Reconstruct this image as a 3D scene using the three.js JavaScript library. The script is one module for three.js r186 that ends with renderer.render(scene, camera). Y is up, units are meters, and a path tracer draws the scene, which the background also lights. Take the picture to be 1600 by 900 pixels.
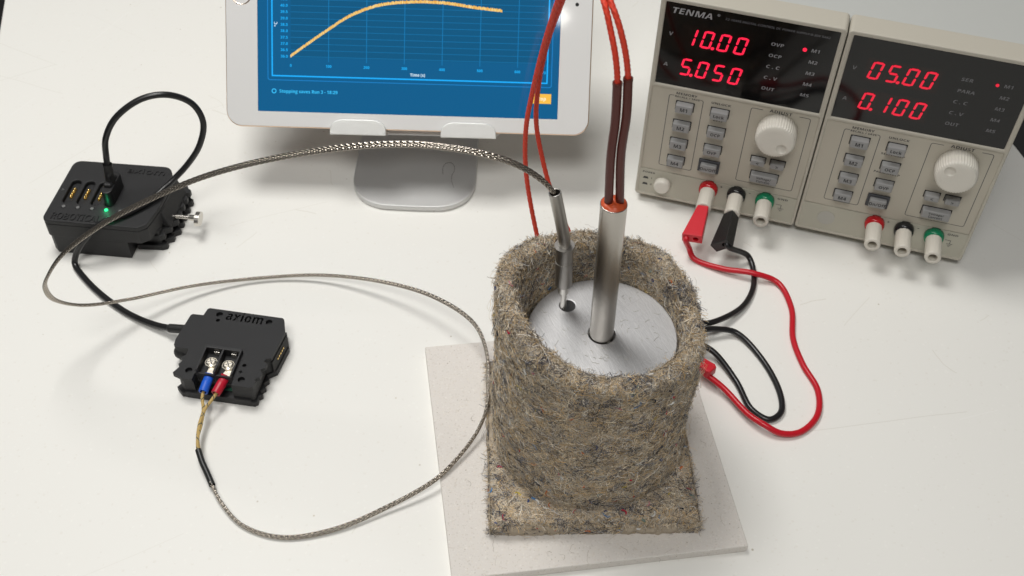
import * as THREE from 'three';
import { RoundedBoxGeometry } from 'three/addons/geometries/RoundedBoxGeometry.js';
import { TextGeometry } from 'three/addons/geometries/TextGeometry.js';
import { FontLoader } from 'three/addons/loaders/FontLoader.js';
import { RectAreaLightUniformsLib } from 'three/addons/lights/RectAreaLightUniformsLib.js';
import { ImprovedNoise } from 'three/addons/math/ImprovedNoise.js';
import { mergeGeometries } from 'three/addons/utils/BufferGeometryUtils.js';
import { Brush, Evaluator, SUBTRACTION } from 'three-bvh-csg';

// ------------------------------------------------------------------ camera, light, exposure
const scene = new THREE.Scene();
const renderer = new THREE.WebGLRenderer({ antialias: true });
renderer.toneMapping = THREE.LinearToneMapping;
renderer.toneMappingExposure = 1.0;
renderer.shadowMap.enabled = true;
const camera = new THREE.PerspectiveCamera(28.33, 16 / 9, 0.02, 20);
camera.position.set(0, 0.5338, 0);
camera.up.set(-0.03682, 0.68372, -0.72881);
camera.lookAt(0, 0.5338 - 0.72931, -0.68418);
camera.focus = 0.6;
camera.userData.fStop = 20;

scene.background = new THREE.Color().setRGB(0.115, 0.113, 0.11);   // the dim room all round
RectAreaLightUniformsLib.init();
const LAMPS = [
  // centre, size, intensity, colour, label
  { at: [-0.32, 1.2, -0.72], size: [0.42, 0.42], power: 16.5, color: [1, 0.985, 0.955], label: 'square panel light hanging above the tablet and the hub' },
  { at: [-0.25, 2.3, 0.75], size: [0.8, 0.8], power: 12, color: [1, 0.985, 0.955], label: 'square ceiling panel light above the front of the table' },
];

// ------------------------------------------------------------------ helpers (lengths in millimetres, baked to metres)
const MM = 0.001;
const R2 = Math.PI / 180;
let seedState = 12345;
const rnd = () => { seedState = (seedState * 1664525 + 1013904223) >>> 0; return seedState / 4294967296; };
const rr = (a, b) => a + (b - a) * rnd();
const V = (x, y, z) => new THREE.Vector3(x, y, z);
const used = {};
function numbered(n) { if (!(n in used)) { used[n] = 0; return n; } used[n]++; return n + '_' + String(used[n]).padStart(3, '0'); }
function bake(g) { if (!g.userData.baked) { g.scale(MM, MM, MM); g.userData.baked = true; } return g; }
function part(name, g, m, parent, label) {
  const o = new THREE.Mesh(bake(g), m); o.name = name; o.castShadow = o.receiveShadow = true;
  if (label) o.userData.label = label;
  parent.add(o); return o;
}
function thing(name, label, category, pos = [0, 0, 0], turn = 0, group) {
  const o = new THREE.Group(); o.name = numbered(name); o.userData = { label, category };
  if (group) o.userData.group = group;
  o.position.set(pos[0] * MM, pos[1] * MM, pos[2] * MM); o.rotation.y = turn; scene.add(o); return o;
}
function structure(name, g, m, label, category) {
  const o = new THREE.Mesh(bake(g), m); o.name = name; o.castShadow = o.receiveShadow = true;
  o.userData = { kind: 'structure', label, category }; scene.add(o); return o;
}
const at = (g, x, y, z) => g.translate(x, y, z);
const rot = (g, x, y, z) => { if (x) g.rotateX(x); if (y) g.rotateY(y); if (z) g.rotateZ(z); return g; };
const box = (w, h, d, x = 0, y = 0, z = 0, r = 0.5) => at(new RoundedBoxGeometry(w, h, d, 3, Math.min(r, w / 2.01, h / 2.01, d / 2.01)), x, y, z);
const cyl = (r1, r2, h, n = 32) => new THREE.CylinderGeometry(r1, r2, h, n);
function merge(list) {
  return mergeGeometries(list.map((g) => { const q = g.index ? g.toNonIndexed() : g; for (const k of Object.keys(q.attributes)) if (!['position', 'normal', 'uv'].includes(k)) q.deleteAttribute(k); return q; }));
}
function uvBox(g, size) {       // uv in units of `size` millimetres, chosen by the way each face points
  if (g.index) g = g.toNonIndexed();
  const p = g.attributes.position, n = g.attributes.normal, uv = new Float32Array(p.count * 2);
  for (let i = 0; i < p.count; i += 3) {
    let nx = 0, ny = 0, nz = 0;
    for (let k = 0; k < 3; k++) { nx += Math.abs(n.getX(i + k)); ny += Math.abs(n.getY(i + k)); nz += Math.abs(n.getZ(i + k)); }
    for (let k = 0; k < 3; k++) {
      const x = p.getX(i + k), y = p.getY(i + k), z = p.getZ(i + k);
      const [a, b] = ny >= nx && ny >= nz ? [x, z] : nx >= nz ? [z, y] : [x, y];
      uv[(i + k) * 2] = a / size; uv[(i + k) * 2 + 1] = b / size;
    }
  }
  g.setAttribute('uv', new THREE.BufferAttribute(uv, 2)); return g;
}
function rrect(x0, y0, x1, y1, r, Kind = THREE.Shape) {
  const s = new Kind();
  s.moveTo(x0 + r, y0); s.lineTo(x1 - r, y0); s.absarc(x1 - r, y0 + r, r, -Math.PI / 2, 0, false);
  s.lineTo(x1, y1 - r); s.absarc(x1 - r, y1 - r, r, 0, Math.PI / 2, false);
  s.lineTo(x0 + r, y1); s.absarc(x0 + r, y1 - r, r, Math.PI / 2, Math.PI, false);
  s.lineTo(x0, y0 + r); s.absarc(x0 + r, y0 + r, r, Math.PI, 1.5 * Math.PI, false);
  return s;
}
function hole(x, y, r) { const h = new THREE.Path(); h.absarc(x, y, r, 0, 2 * Math.PI, true); return h; }
function extrude(shape, depth, bevel = 0, seg = 2, curve = 10) {
  const g = new THREE.ExtrudeGeometry(shape, { depth: depth - 2 * bevel, bevelEnabled: bevel > 0, bevelSize: bevel, bevelThickness: bevel, bevelOffset: -bevel, bevelSegments: seg, curveSegments: curve });
  return at(g, 0, 0, bevel);
}
// plan shape (u right, v away) made into a slab standing from y0 to y1: local x = u, z = -v
const slab = (shape, y0, y1, bevel = 0.4, curve = 10) => at(rot(extrude(shape, y1 - y0, bevel, 2, curve), -Math.PI / 2, 0, 0), 0, y0, 0);
const poly = (pts) => new THREE.Shape(pts.map(([x, y]) => new THREE.Vector2(x, y)));
const spline = (pts, t = 0.5) => new THREE.CatmullRomCurve3(pts.map((q) => V(...q)), false, 'centripetal', t);
const tube = (pts, r, n = 200, k = 10) => new THREE.TubeGeometry(Array.isArray(pts) ? spline(pts) : pts, n, r, k, false);
function rod(a, b, ra, rb = ra, n = 20) {
  const A = V(...a), B = V(...b), d = B.clone().sub(A), g = new THREE.CylinderGeometry(rb, ra, d.length(), n);
  g.applyQuaternion(new THREE.Quaternion().setFromUnitVectors(V(0, 1, 0), d.clone().normalize()));
  return at(g, ...A.add(B).multiplyScalar(0.5).toArray());
}

// ------------------------------------------------------------------ noise and textures
const hash = (x, y, s = 0) => { let h = Math.imul(x | 0, 374761393) + Math.imul(y | 0, 668265263) + Math.imul(s | 0, 1442695041); h = Math.imul(h ^ (h >>> 13), 1274126177); return ((h ^ (h >>> 16)) >>> 0) / 4294967296; };
function vnoise(x, y, per, s) {
  const ix = Math.floor(x), iy = Math.floor(y), fx = x - ix, fy = y - iy, u = fx * fx * (3 - 2 * fx), v = fy * fy * (3 - 2 * fy), m = (a) => ((a % per) + per) % per;
  const a = hash(m(ix), m(iy), s), b = hash(m(ix + 1), m(iy), s), c = hash(m(ix), m(iy + 1), s), d = hash(m(ix + 1), m(iy + 1), s);
  return a + (b - a) * u + (c - a) * v + (a - b - c + d) * u * v;
}
const fbm = (x, y, per, s, oct = 4) => { let t = 0, a = 0.5, n = 0; for (let i = 0; i < oct; i++) { t += a * vnoise(x, y, per, s + i); n += a; a *= 0.5; x *= 2; y *= 2; per *= 2; } return t / n; };
const perlin = new ImprovedNoise();
function noise3(x, y, z, s = 7) { return 0.5 + 0.62 * perlin.noise(x + s * 7.31, y + s * 3.17, z + s * 5.77); }
function dataTex(W, H, fn, srgb = false) {
  const d = new Uint8Array(W * H * 4);
  for (let y = 0; y < H; y++) for (let x = 0; x < W; x++) {
    const c = fn(x, y), i = (y * W + x) * 4, a = Array.isArray(c) ? c : [c, c, c];
    for (let k = 0; k < 3; k++) d[i + k] = Math.max(0, Math.min(255, Math.round(a[k] * 255)));
    d[i + 3] = 255;
  }
  const t = new THREE.DataTexture(d, W, H); t.wrapS = t.wrapT = THREE.RepeatWrapping; t.magFilter = THREE.LinearFilter; t.minFilter = THREE.LinearMipmapLinearFilter; t.generateMipmaps = true;
  if (srgb) t.colorSpace = THREE.SRGBColorSpace; t.needsUpdate = true; return t;
}
function canvasTex(W, H, draw) {
  const c = document.createElement('canvas'); c.width = W; c.height = H; const x = c.getContext('2d'); draw(x, W, H);
  const t = new THREE.CanvasTexture(c); t.colorSpace = THREE.SRGBColorSpace; t.magFilter = THREE.LinearFilter; t.anisotropy = 8; return t;
}
const C = (r, g, b) => new THREE.Color().setRGB(r, g, b);
const std = (o) => new THREE.MeshStandardMaterial(o);
const phys = (o) => new THREE.MeshPhysicalMaterial(o);
const grain = dataTex(256, 256, (x, y) => 0.55 * vnoise(x / 2, y / 2, 128, 1) + 0.45 * hash(x, y, 2));
const soft = dataTex(256, 256, (x, y) => fbm(x / 32, y / 32, 8, 4, 5));

// table laminate: smudges, crumbs and hairline scratches as matter of their own
function drawn(N, base, draw) { const t = canvasTex(N, N, (c) => { c.fillStyle = base; c.fillRect(0, 0, N, N); draw(c, N); }); t.wrapS = t.wrapT = THREE.RepeatWrapping; return t; }
function stream(s) { return () => { s = (s * 1664525 + 1013904223) >>> 0; return s / 4294967296; }; }
function scribble(c, r, N, n, len, wob, styles, width) { for (let k = 0; k < n; k++) { let x = r() * N, y = r() * N, a = r() * 6.28; const L = len * (0.3 + r()); c.strokeStyle = styles[(r() * styles.length) | 0]; c.lineWidth = width * (0.6 + 0.8 * r()); c.beginPath(); c.moveTo(x, y); for (let i = 0; i < L; i += 4) { a += (r() - 0.5) * wob; x += 4 * Math.cos(a); y += 4 * Math.sin(a); c.lineTo(x, y); } c.stroke(); } }
const tableMap = drawn(2048, '#eeede8', (c, N) => {      // hairline scratches, pale rubbed marks and crumbs
  const r = stream(99);
  for (let k = 0; k < 9000; k++) { c.fillStyle = r() < 0.5 ? 'rgba(226,223,214,0.35)' : 'rgba(246,245,240,0.35)'; c.fillRect(r() * N, r() * N, 1 + r() * 4, 1 + r() * 4); }
  scribble(c, r, N, 40, 260, 0.03, ['#e2e0d9', '#e5e3dc', '#f3f2ee'], 1.1); scribble(c, r, N, 26, 60, 0.3, ['#dedbd2', '#e4e2da'], 1.4);
  for (let k = 0; k < 60; k++) { c.fillStyle = ['#cfcabf', '#d9d5ca', '#bdb6a8', '#d3cdbf'][(r() * 4) | 0]; c.beginPath(); c.arc(r() * N, r() * N, 0.8 + r() * 1.3, 0, 6.2831); c.fill(); }
});
const cementMap = drawn(1024, '#e0dbd5', (c, N) => {      // sand grains and short fibres in the cement
  const r = stream(5);
  for (let k = 0; k < 16000; k++) { c.fillStyle = ['rgba(205,198,190,0.5)', 'rgba(236,232,227,0.5)', 'rgba(214,206,197,0.5)', 'rgba(228,220,211,0.5)'][(r() * 4) | 0]; c.fillRect(r() * N, r() * N, 1 + r() * 5, 1 + r() * 5); }
  for (let k = 0; k < 2600; k++) { c.fillStyle = ['#c4bbb0', '#b9afa4', '#cdc5bb', '#a79d92'][(r() * 4) | 0]; c.beginPath(); c.arc(r() * N, r() * N, 0.5 + r() * r() * 1.4, 0, 6.2831); c.fill(); }
  scribble(c, r, N, 110, 26, 0.5, ['#c6beb4', '#cfc8bf'], 1);
});
const cementBump = dataTex(512, 512, (x, y) => 0.6 * fbm(x / 6, y / 6, 86, 61, 3) + 0.4 * hash(x, y, 9));

// milled aluminium face: turning arcs and scratches
function scratched(N, base, n, seed, arc) {
  const buf = new Float32Array(N * N).fill(0); let s = seed; const r = () => { s = (s * 1664525 + 1013904223) >>> 0; return s / 4294967296; };
  for (let k = 0; k < n; k++) {
    let x = r() * N, y = r() * N, a = arc + (r() - 0.5) * 0.5, c = (r() - 0.5) * 0.004; const L = 30 + r() * 260, w = (r() - 0.45) * 0.6;
    if (r() < 0.12) a = r() * 6.28;
    for (let i = 0; i < L; i++) { a += c; x += Math.cos(a); y += Math.sin(a); buf[((y & (N - 1)) * N + (x & (N - 1)))] += w; }
  }
  return (x, y) => base + buf[y * N + x];
}
const scr = scratched(1024, 0.5, 2600, 17, 1.1);
const alMap = dataTex(1024, 1024, (x, y) => { const f = 0.82 + 0.32 * (scr(x, y) - 0.5) + 0.05 * (hash(x, y >> 3, 71) - 0.5); return [f, f, f * 1.005]; }, true);
const alRough = dataTex(1024, 1024, (x, y) => 0.57 - 0.34 * (scr(x, y) - 0.5) + 0.04 * (hash(x, y, 75) - 0.5));
const alBump = dataTex(1024, 1024, (x, y) => 0.5 + 0.5 * (scr(x, y) - 0.5));
const brushed = dataTex(256, 1024, (x, y) => 0.5 + 0.5 * (vnoise(x / 1.5, y / 60, 170, 81) - 0.5) + 0.25 * (fbm(x / 40, y / 40, 6, 83, 3) - 0.5));
const brushedRing = dataTex(64, 1024, (x, y) => 0.5 + 0.6 * (hash(0, y, 8) - 0.5) * vnoise(x / 8, y / 3, 8, 84));

const M = {
  table: phys({ map: tableMap, roughness: 0.42, bumpMap: soft, bumpScale: 0.00008, specularIntensity: 0.6 }),
  floor: std({ color: C(0.035, 0.035, 0.036), roughness: 0.9 }),
  cement: std({ map: cementMap, roughness: 0.95, bumpMap: cementBump, bumpScale: 0.00025 }),
  aluminium: std({ map: alMap, roughnessMap: alRough, roughness: 1, metalness: 1, bumpMap: alBump, bumpScale: 0.00002 }),
  steel: std({ color: C(0.5, 0.475, 0.44), roughness: 0.27, roughnessMap: null, metalness: 1, bumpMap: brushed, bumpScale: 0.00003 }),
  sheathSteel: std({ color: C(0.46, 0.445, 0.42), roughness: 0.38, metalness: 1, bumpMap: brushedRing, bumpScale: 0.00004 }),
  tipSteel: std({ color: C(0.8, 0.78, 0.74), roughness: 0.35, metalness: 1 }),
  braid: std({ color: C(0.42, 0.38, 0.33), roughness: 0.22, metalness: 1 }),
  sealRed: phys({ color: C(0.58, 0.085, 0.022), roughness: 0.4, bumpMap: soft, bumpScale: 0.0003 }),
  sleeveRed: phys({ color: C(0.105, 0.015, 0.009), roughness: 0.33, bumpMap: soft, bumpScale: 0.0002 }),
  wireRed: std({ color: C(0.78, 0.06, 0.028), roughness: 0.5 }),
  redPVC: phys({ color: C(0.55, 0.008, 0.02), roughness: 0.32 }),
  redBoot: phys({ color: C(0.62, 0.006, 0.02), roughness: 0.4, bumpMap: grain, bumpScale: 0.00008 }),
  blackPVC: phys({ color: C(0.012, 0.012, 0.013), roughness: 0.3 }),
  blackBoot: phys({ color: C(0.012, 0.012, 0.012), roughness: 0.4, bumpMap: grain, bumpScale: 0.00008 }),
  printBlack: std({ color: C(0.0155, 0.0155, 0.0165), roughness: 0.55, bumpMap: grain, bumpScale: 0.00012 }),
  printDeep: std({ color: C(0.008, 0.008, 0.008), roughness: 0.7 }),
  terminalBlack: std({ color: C(0.016, 0.016, 0.017), roughness: 0.42, bumpMap: grain, bumpScale: 0.00006 }),
  gold: std({ color: C(0.85, 0.6, 0.22), roughness: 0.25, metalness: 1 }),
  nickel: std({ color: C(0.86, 0.8, 0.68), roughness: 0.36, metalness: 1 }),
  screwSteel: std({ color: C(0.7, 0.67, 0.62), roughness: 0.22, metalness: 1 }),
  crimpBlue: phys({ color: C(0.012, 0.11, 0.62), roughness: 0.4 }),
  crimpRed: phys({ color: C(0.5, 0.01, 0.03), roughness: 0.4 }),
  heatShrink: phys({ color: C(0.012, 0.013, 0.012), roughness: 0.4 }),
  ledGrey: std({ color: C(0.16, 0.16, 0.16), roughness: 0.5 }),
  ledGreen: std({ color: C(0.02, 0.2, 0.08), roughness: 0.4, emissive: C(0.03, 1.0, 0.32), emissiveIntensity: 1.4 }),
  beige: std({ color: C(0.5, 0.47, 0.4), roughness: 0.55, bumpMap: grain, bumpScale: 0.00006 }),
  caseGrey: std({ color: C(0.5, 0.51, 0.49), roughness: 0.5, bumpMap: grain, bumpScale: 0.00006 }),
  buttonGrey: std({ color: C(0.3, 0.3, 0.3), roughness: 0.5, bumpMap: grain, bumpScale: 0.00004 }),
  buttonDark: std({ color: C(0.05, 0.052, 0.06), roughness: 0.5 }),
  ink: std({ color: C(0.025, 0.025, 0.028), roughness: 0.7 }),
  knob: phys({ color: C(0.72, 0.69, 0.62), roughness: 0.38 }),
  postWhite: phys({ color: C(0.68, 0.645, 0.57), roughness: 0.35 }),
  postRed: phys({ color: C(0.48, 0.01, 0.015), roughness: 0.2 }),
  postBlack: phys({ color: C(0.012, 0.012, 0.013), roughness: 0.2 }),
  postGreen: phys({ color: C(0.005, 0.2, 0.09), roughness: 0.22 }),
  digit: std({ color: C(0.1, 0, 0), roughness: 0.4, emissive: C(1.0, 0.012, 0.06), emissiveIntensity: 1.15 }),
  digitDim: std({ color: C(0.1, 0, 0), roughness: 0.4, emissive: C(0.8, 0.008, 0.04), emissiveIntensity: 1.0 }),
  tabletGold: std({ color: C(0.8, 0.6, 0.46), roughness: 0.3, metalness: 1 }),
  tabletWhite: phys({ color: C(0.78, 0.775, 0.765), roughness: 0.06 }),
  homeRing: std({ color: C(0.85, 0.76, 0.68), roughness: 0.15, metalness: 1 }),
  standAl: std({ color: C(0.72, 0.72, 0.715), roughness: 0.56, metalness: 1, bumpMap: grain, bumpScale: 0.00012 }),
  standLip: std({ color: C(0.85, 0.855, 0.83), roughness: 0.48, metalness: 1, bumpMap: grain, bumpScale: 0.00006 }),
  hair: std({ color: C(0.05, 0.04, 0.035), roughness: 0.8 }),
  lint: std({ color: C(0.62, 0.6, 0.55), roughness: 0.9 }),
};
const font = await new FontLoader().loadAsync('fonts/droid/droid_sans_bold.typeface.json');
const fontR = await new FontLoader().loadAsync('fonts/droid/droid_sans_regular.typeface.json');
function lettering(str, size, depth, f = font, fit = 0) {      // flat raised letters, centred on the origin, facing +z
  const g = new TextGeometry(str, { font: f, size, depth, curveSegments: 4, bevelEnabled: false });
  g.computeBoundingBox(); const b = g.boundingBox; at(g, -(b.min.x + b.max.x) / 2, -(b.min.y + b.max.y) / 2, 0);
  if (fit) g.scale(fit / (b.max.x - b.min.x), 1, 1);
  return g;
}

// ------------------------------------------------------------------ lamps (out of frame)
for (const L of LAMPS) {
  const [w, d] = L.size, t = thing('ceiling_panel_light', L.label, 'ceiling light', L.at.map((v) => v * 1000), 0, 'ceiling panel lights');
  part('frame', merge([box(w * 1000 + 40, 30, 20, 0, 20, d * 500 + 10), box(w * 1000 + 40, 30, 20, 0, 20, -d * 500 - 10), box(20, 30, d * 1000, w * 500 + 10, 20, 0), box(20, 30, d * 1000, -w * 500 - 10, 20, 0)]), M.knob, t);
  part('diffuser', box(w * 1000, 6, d * 1000, 0, 10, 0), std({ color: C(0.8, 0.8, 0.8), emissive: C(...L.color), emissiveIntensity: 1, roughness: 0.6 }), t);
  const l = new THREE.RectAreaLight(C(...L.color), L.power, w, d); l.position.set(...L.at); l.lookAt(L.at[0], 0, L.at[2]); scene.add(l);
}
{ // small bright lamp behind the photographer, mirrored in the tablet's glass
  const P = [0.172, 1.92, 1.40];
  const t = thing('spot_lamp', 'small bright lamp mirrored in the tablet glass beside its camera', 'lamp', P.map((v) => v * 1000));
  t.lookAt(0.025, 0.112, -0.638);
  part('housing', at(rot(cyl(34, 30, 50), Math.PI / 2, 0, 0), 0, 0, -30), M.blackBoot, t);
  part('lens', at(rot(cyl(20, 20, 4), Math.PI / 2, 0, 0), 0, 0, -3), std({ color: C(0.9, 0.9, 0.9), emissive: C(1, 0.98, 0.94), emissiveIntensity: 30 }), t);
}

// ------------------------------------------------------------------ table and floor
{
  const nx = 0.972, nz = -0.234, dx = 0.234, dz = 0.972, q = (a, b) => [a * nx + b * dx, -(a * nz + b * dz)];
  const s = poly([q(-226.4, -1250), q(-226.4, 260), q(513, 260), q(513, -1250)].reverse());
  structure('table_top', uvBox(slab(s, -28, 0, 1.2), 640), M.table, 'white laminate table top that everything stands on', 'table');
  const f = at(rot(new THREE.PlaneGeometry(8000, 8000), -Math.PI / 2, 0, 0), 0, -740, -600);
  structure('floor', f, M.floor, 'dark floor beyond the edge of the white table', 'floor');
}

// ------------------------------------------------------------------ cement tile, felt base, felt sleeve
const TILE_TURN = 0.167, TILE = [39.1, 0, -379.65];
{
  const t = new THREE.Mesh(bake(uvBox(at(box(156.7, 6, 156.7, 0, 3, 0, 0.7), 0, 0, 0), 190)), M.cement);
  t.name = 'cement_tile'; t.position.set(TILE[0] * MM, 0, TILE[2] * MM); t.rotation.y = TILE_TURN; t.castShadow = t.receiveShadow = true;
  t.userData = { label: 'square pale grey cement tile lying under the felt', category: 'tile' }; scene.add(t);
}
// fibre shapes: curled three-sided strands lying along x, curling in y, lifting in z
function strand(len, r, curl, lift, n = 8) {
  const pts = []; let a = rr(-0.5, 0.5), x = 0, y = 0; const da = rr(-1, 1) * curl;
  for (let i = 0; i <= n; i++) { pts.push(V(x, y, Math.sin((i / n) * Math.PI) * lift * rr(0.6, 1.2))); a += da / n + rr(-1, 1) * curl * 0.35; x += Math.cos(a) * len / n; y += Math.sin(a) * len / n; }
  const c = pts[n >> 1].clone(); c.z = 0; pts.forEach((p) => p.sub(c));
  return new THREE.TubeGeometry(new THREE.CatmullRomCurve3(pts), n, r, 3, false);
}
const strandShapes = [strand(9, 0.095, 1.6, 0.2, 9), strand(12, 0.1, 3.2, 0.3, 10), strand(6, 0.11, 3.0, 0.25), strand(12, 0.095, 2.6, 0.3, 10), strand(10, 0.095, 4.8, 0.3, 10), strand(5, 0.13, 1.8, 0.2), strand(8, 0.16, 3, 0.25)].map(bake);
const looseShapes = [strand(13, 0.085, 2.5, 3.2), strand(9, 0.085, 3.5, 2.6), strand(16, 0.08, 2, 4)].map(bake);
const lintShapes = [strand(3.4, 0.5, 3, 0.5, 6), strand(5.5, 0.36, 3, 0.5, 6), strand(2.4, 0.75, 2, 0.5, 6)].map(bake);
const TONES = [[[0.68, 0.54, 0.36], 24], [[0.52, 0.42, 0.29], 20], [[0.86, 0.77, 0.61], 17], [[0.5, 0.46, 0.41], 16], [[0.22, 0.175, 0.13], 9], [[0.08, 0.07, 0.065], 6], [[0.92, 0.88, 0.81], 9], [[0.74, 0.51, 0.24], 8], [[0.34, 0.355, 0.4], 4]];
const DARKS = [[0.04, 0.04, 0.055], [0.07, 0.08, 0.115], [0.12, 0.12, 0.135], [0.2, 0.2, 0.215]];
const LINT = [[0.75, 0.75, 0.74], [0.8, 0.8, 0.78], [0.04, 0.07, 0.2], [0.03, 0.035, 0.05], [0.03, 0.035, 0.05], [0.5, 0.03, 0.06], [0.6, 0.2, 0.25], [0.6, 0.18, 0.06], [0.1, 0.25, 0.5], [0.12, 0.14, 0.18], [0.7, 0.55, 0.1], [0.2, 0.28, 0.25], [0.3, 0.34, 0.4]];
function pickTone(p, s) {
  const q = noise3(p.x * 0.11 + s, p.y * 0.16, p.z * 0.11, 11), w = noise3(p.x * 0.3, p.y * 0.36 + s, p.z * 0.3, 31);
  if (q > 0.66 && rnd() < 0.5) return DARKS[(rnd() * 4) | 0];
  if (w > 0.74 && rnd() < 0.5) return DARKS[(rnd() * 4) | 0];
  let k = rnd() * 113; for (const [c, wgt] of TONES) { k -= wgt; if (k < 0) return c; } return TONES[0][0];
}
const feltFibre = std({ color: C(1, 1, 1), roughness: 0.85 });
// sample(): returns {p, n, t} in millimetres; t is the direction strands favour
function coat(parent, sample, count, loose, lint, spread, toneSeed, lim) {
  const sets = [[strandShapes, count, 'fibres', 0.2, 0.4], [looseShapes, loose, 'loose_fibres', 0.2, 0.6], [lintShapes, lint, 'lint_flecks', 0.1, 0.4]];
  const m4 = new THREE.Matrix4(), X = V(), Y = V(), o = V(), col = new THREE.Color();
  for (const [shapes, total, name, lo, hi] of sets) shapes.forEach((g, gi) => {
    const n = Math.round(total / shapes.length), im = new THREE.InstancedMesh(g, feltFibre, n);
    im.name = name; im.userData.kind = 'stuff'; im.castShadow = im.receiveShadow = true;
    for (let i = 0; i < n; i++) {
      const { p, n: nn, t } = sample();
      const a = name === 'fibres' ? (rnd() + rnd() + rnd() - 1.5) * spread : rr(0, 6.28);
      Y.crossVectors(nn, t).normalize(); X.copy(t).multiplyScalar(Math.cos(a)).addScaledVector(Y, Math.sin(a)); Y.crossVectors(nn, X).normalize();
      const s = rr(0.65, 1.3), fl = rnd() < 0.5 ? -1 : 1;
      o.copy(p).addScaledVector(nn, rr(-lo, hi) - 0.15).multiplyScalar(MM);
      m4.makeBasis(X.clone().multiplyScalar(s), Y.clone().multiplyScalar(s * fl), nn.clone().multiplyScalar(rr(0.4, 1.1))); m4.setPosition(o);
      im.setMatrixAt(i, m4);
      let c = name === 'lint_flecks' ? LINT[(rnd() * LINT.length) | 0] : pickTone(p, toneSeed); const k = name === 'lint_flecks' ? rr(0.85, 1.2) : rr(0.7, 1.15) * (1 + 0.5 * rnd() * rnd());
      im.setColorAt(i, col.setRGB(c[0] * k, c[1] * k, c[2] * k));
    }
    parent.add(im);
  });
}
const feltBody = std({ color: C(0.46, 0.39, 0.3), roughness: 1 });
// felt base: square pad, slightly ragged
const PAD = { x: 45, z: -374.4, turn: 0.055, w: 110.5, y0: 6.2, y1: 14.6 };
{
  const t = thing('felt_pad', 'square grey brown felt pad lying flat on the cement tile', 'felt pad', [PAD.x, 0, PAD.z], PAD.turn);
  const g = new THREE.BoxGeometry(PAD.w, PAD.y1 - PAD.y0, PAD.w, 110, 6, 110), p = g.attributes.position;
  for (let i = 0; i < p.count; i++) {
    let x = p.getX(i), y = p.getY(i), z = p.getZ(i); const e = 1.1;
    const q = (noise3(x * 0.35 + 40, y * 0.5, z * 0.35 + 9, 3) - 0.5);
    if (Math.abs(x) > PAD.w / 2 - 0.01) x += Math.sign(x) * (q * 2 * e + (noise3(z * 0.06, 3, 1, 5) - 0.5) * 3);
    if (Math.abs(z) > PAD.w / 2 - 0.01) z += Math.sign(z) * (q * 2 * e + (noise3(x * 0.06, 9, 1, 6) - 0.5) * 3);
    if (y > 3) y += q * 1.4; p.setXYZ(i, x, y + (PAD.y0 + PAD.y1) / 2, z);
  }
  g.computeVertexNormals();
  part('pad_body', g, feltBody, t);
  const shed = []; for (let i = 0; i < 46; i++) { const a = rr(0, 6.28), q = 64 + rnd() * rnd() * 34, x = Math.cos(a) * q * 1.05, z = Math.sin(a) * q; if (Math.abs(x + 6) > 74 || Math.abs(z) > 72) continue; const g2 = strand(rr(2, 8), 0.06, 3, 0.2, 6); rot(g2, -Math.PI / 2, rr(0, 6.28), 0); shed.push(at(g2, x, 6.2, z)); }
  part('shed_fibres', merge(shed), std({ color: C(0.3, 0.25, 0.19), roughness: 0.9 }), t).userData.kind = 'stuff';
  const h = PAD.w / 2 - 1.2, yc = () => rr(PAD.y0 + 0.6, PAD.y1);
  coat(t, () => {
    const k = rnd();
    if (k < 0.52) { let x, z; do { x = rr(-h, h); z = rr(-h, h); } while (Math.hypot(x, z + 7.6) < 55); return { p: V(x, PAD.y1 + 0.1, z), n: V(0, 1, 0), t: V(1, 0, 0) }; }
    if (k < 0.76) return { p: V(rr(-h, h), yc(), h + 1.1), n: V(0, 0, 1), t: V(1, 0, 0) };
    if (k < 0.88) return { p: V(-h - 1.1, yc(), rr(-h, h)), n: V(-1, 0, 0), t: V(0, 0, 1) };
    return { p: V(h + 1.1, yc(), rr(-h, h)), n: V(1, 0, 0), t: V(0, 0, 1) };
  }, 16500, 110, 80, 2.6, 3.3);
}
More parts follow.
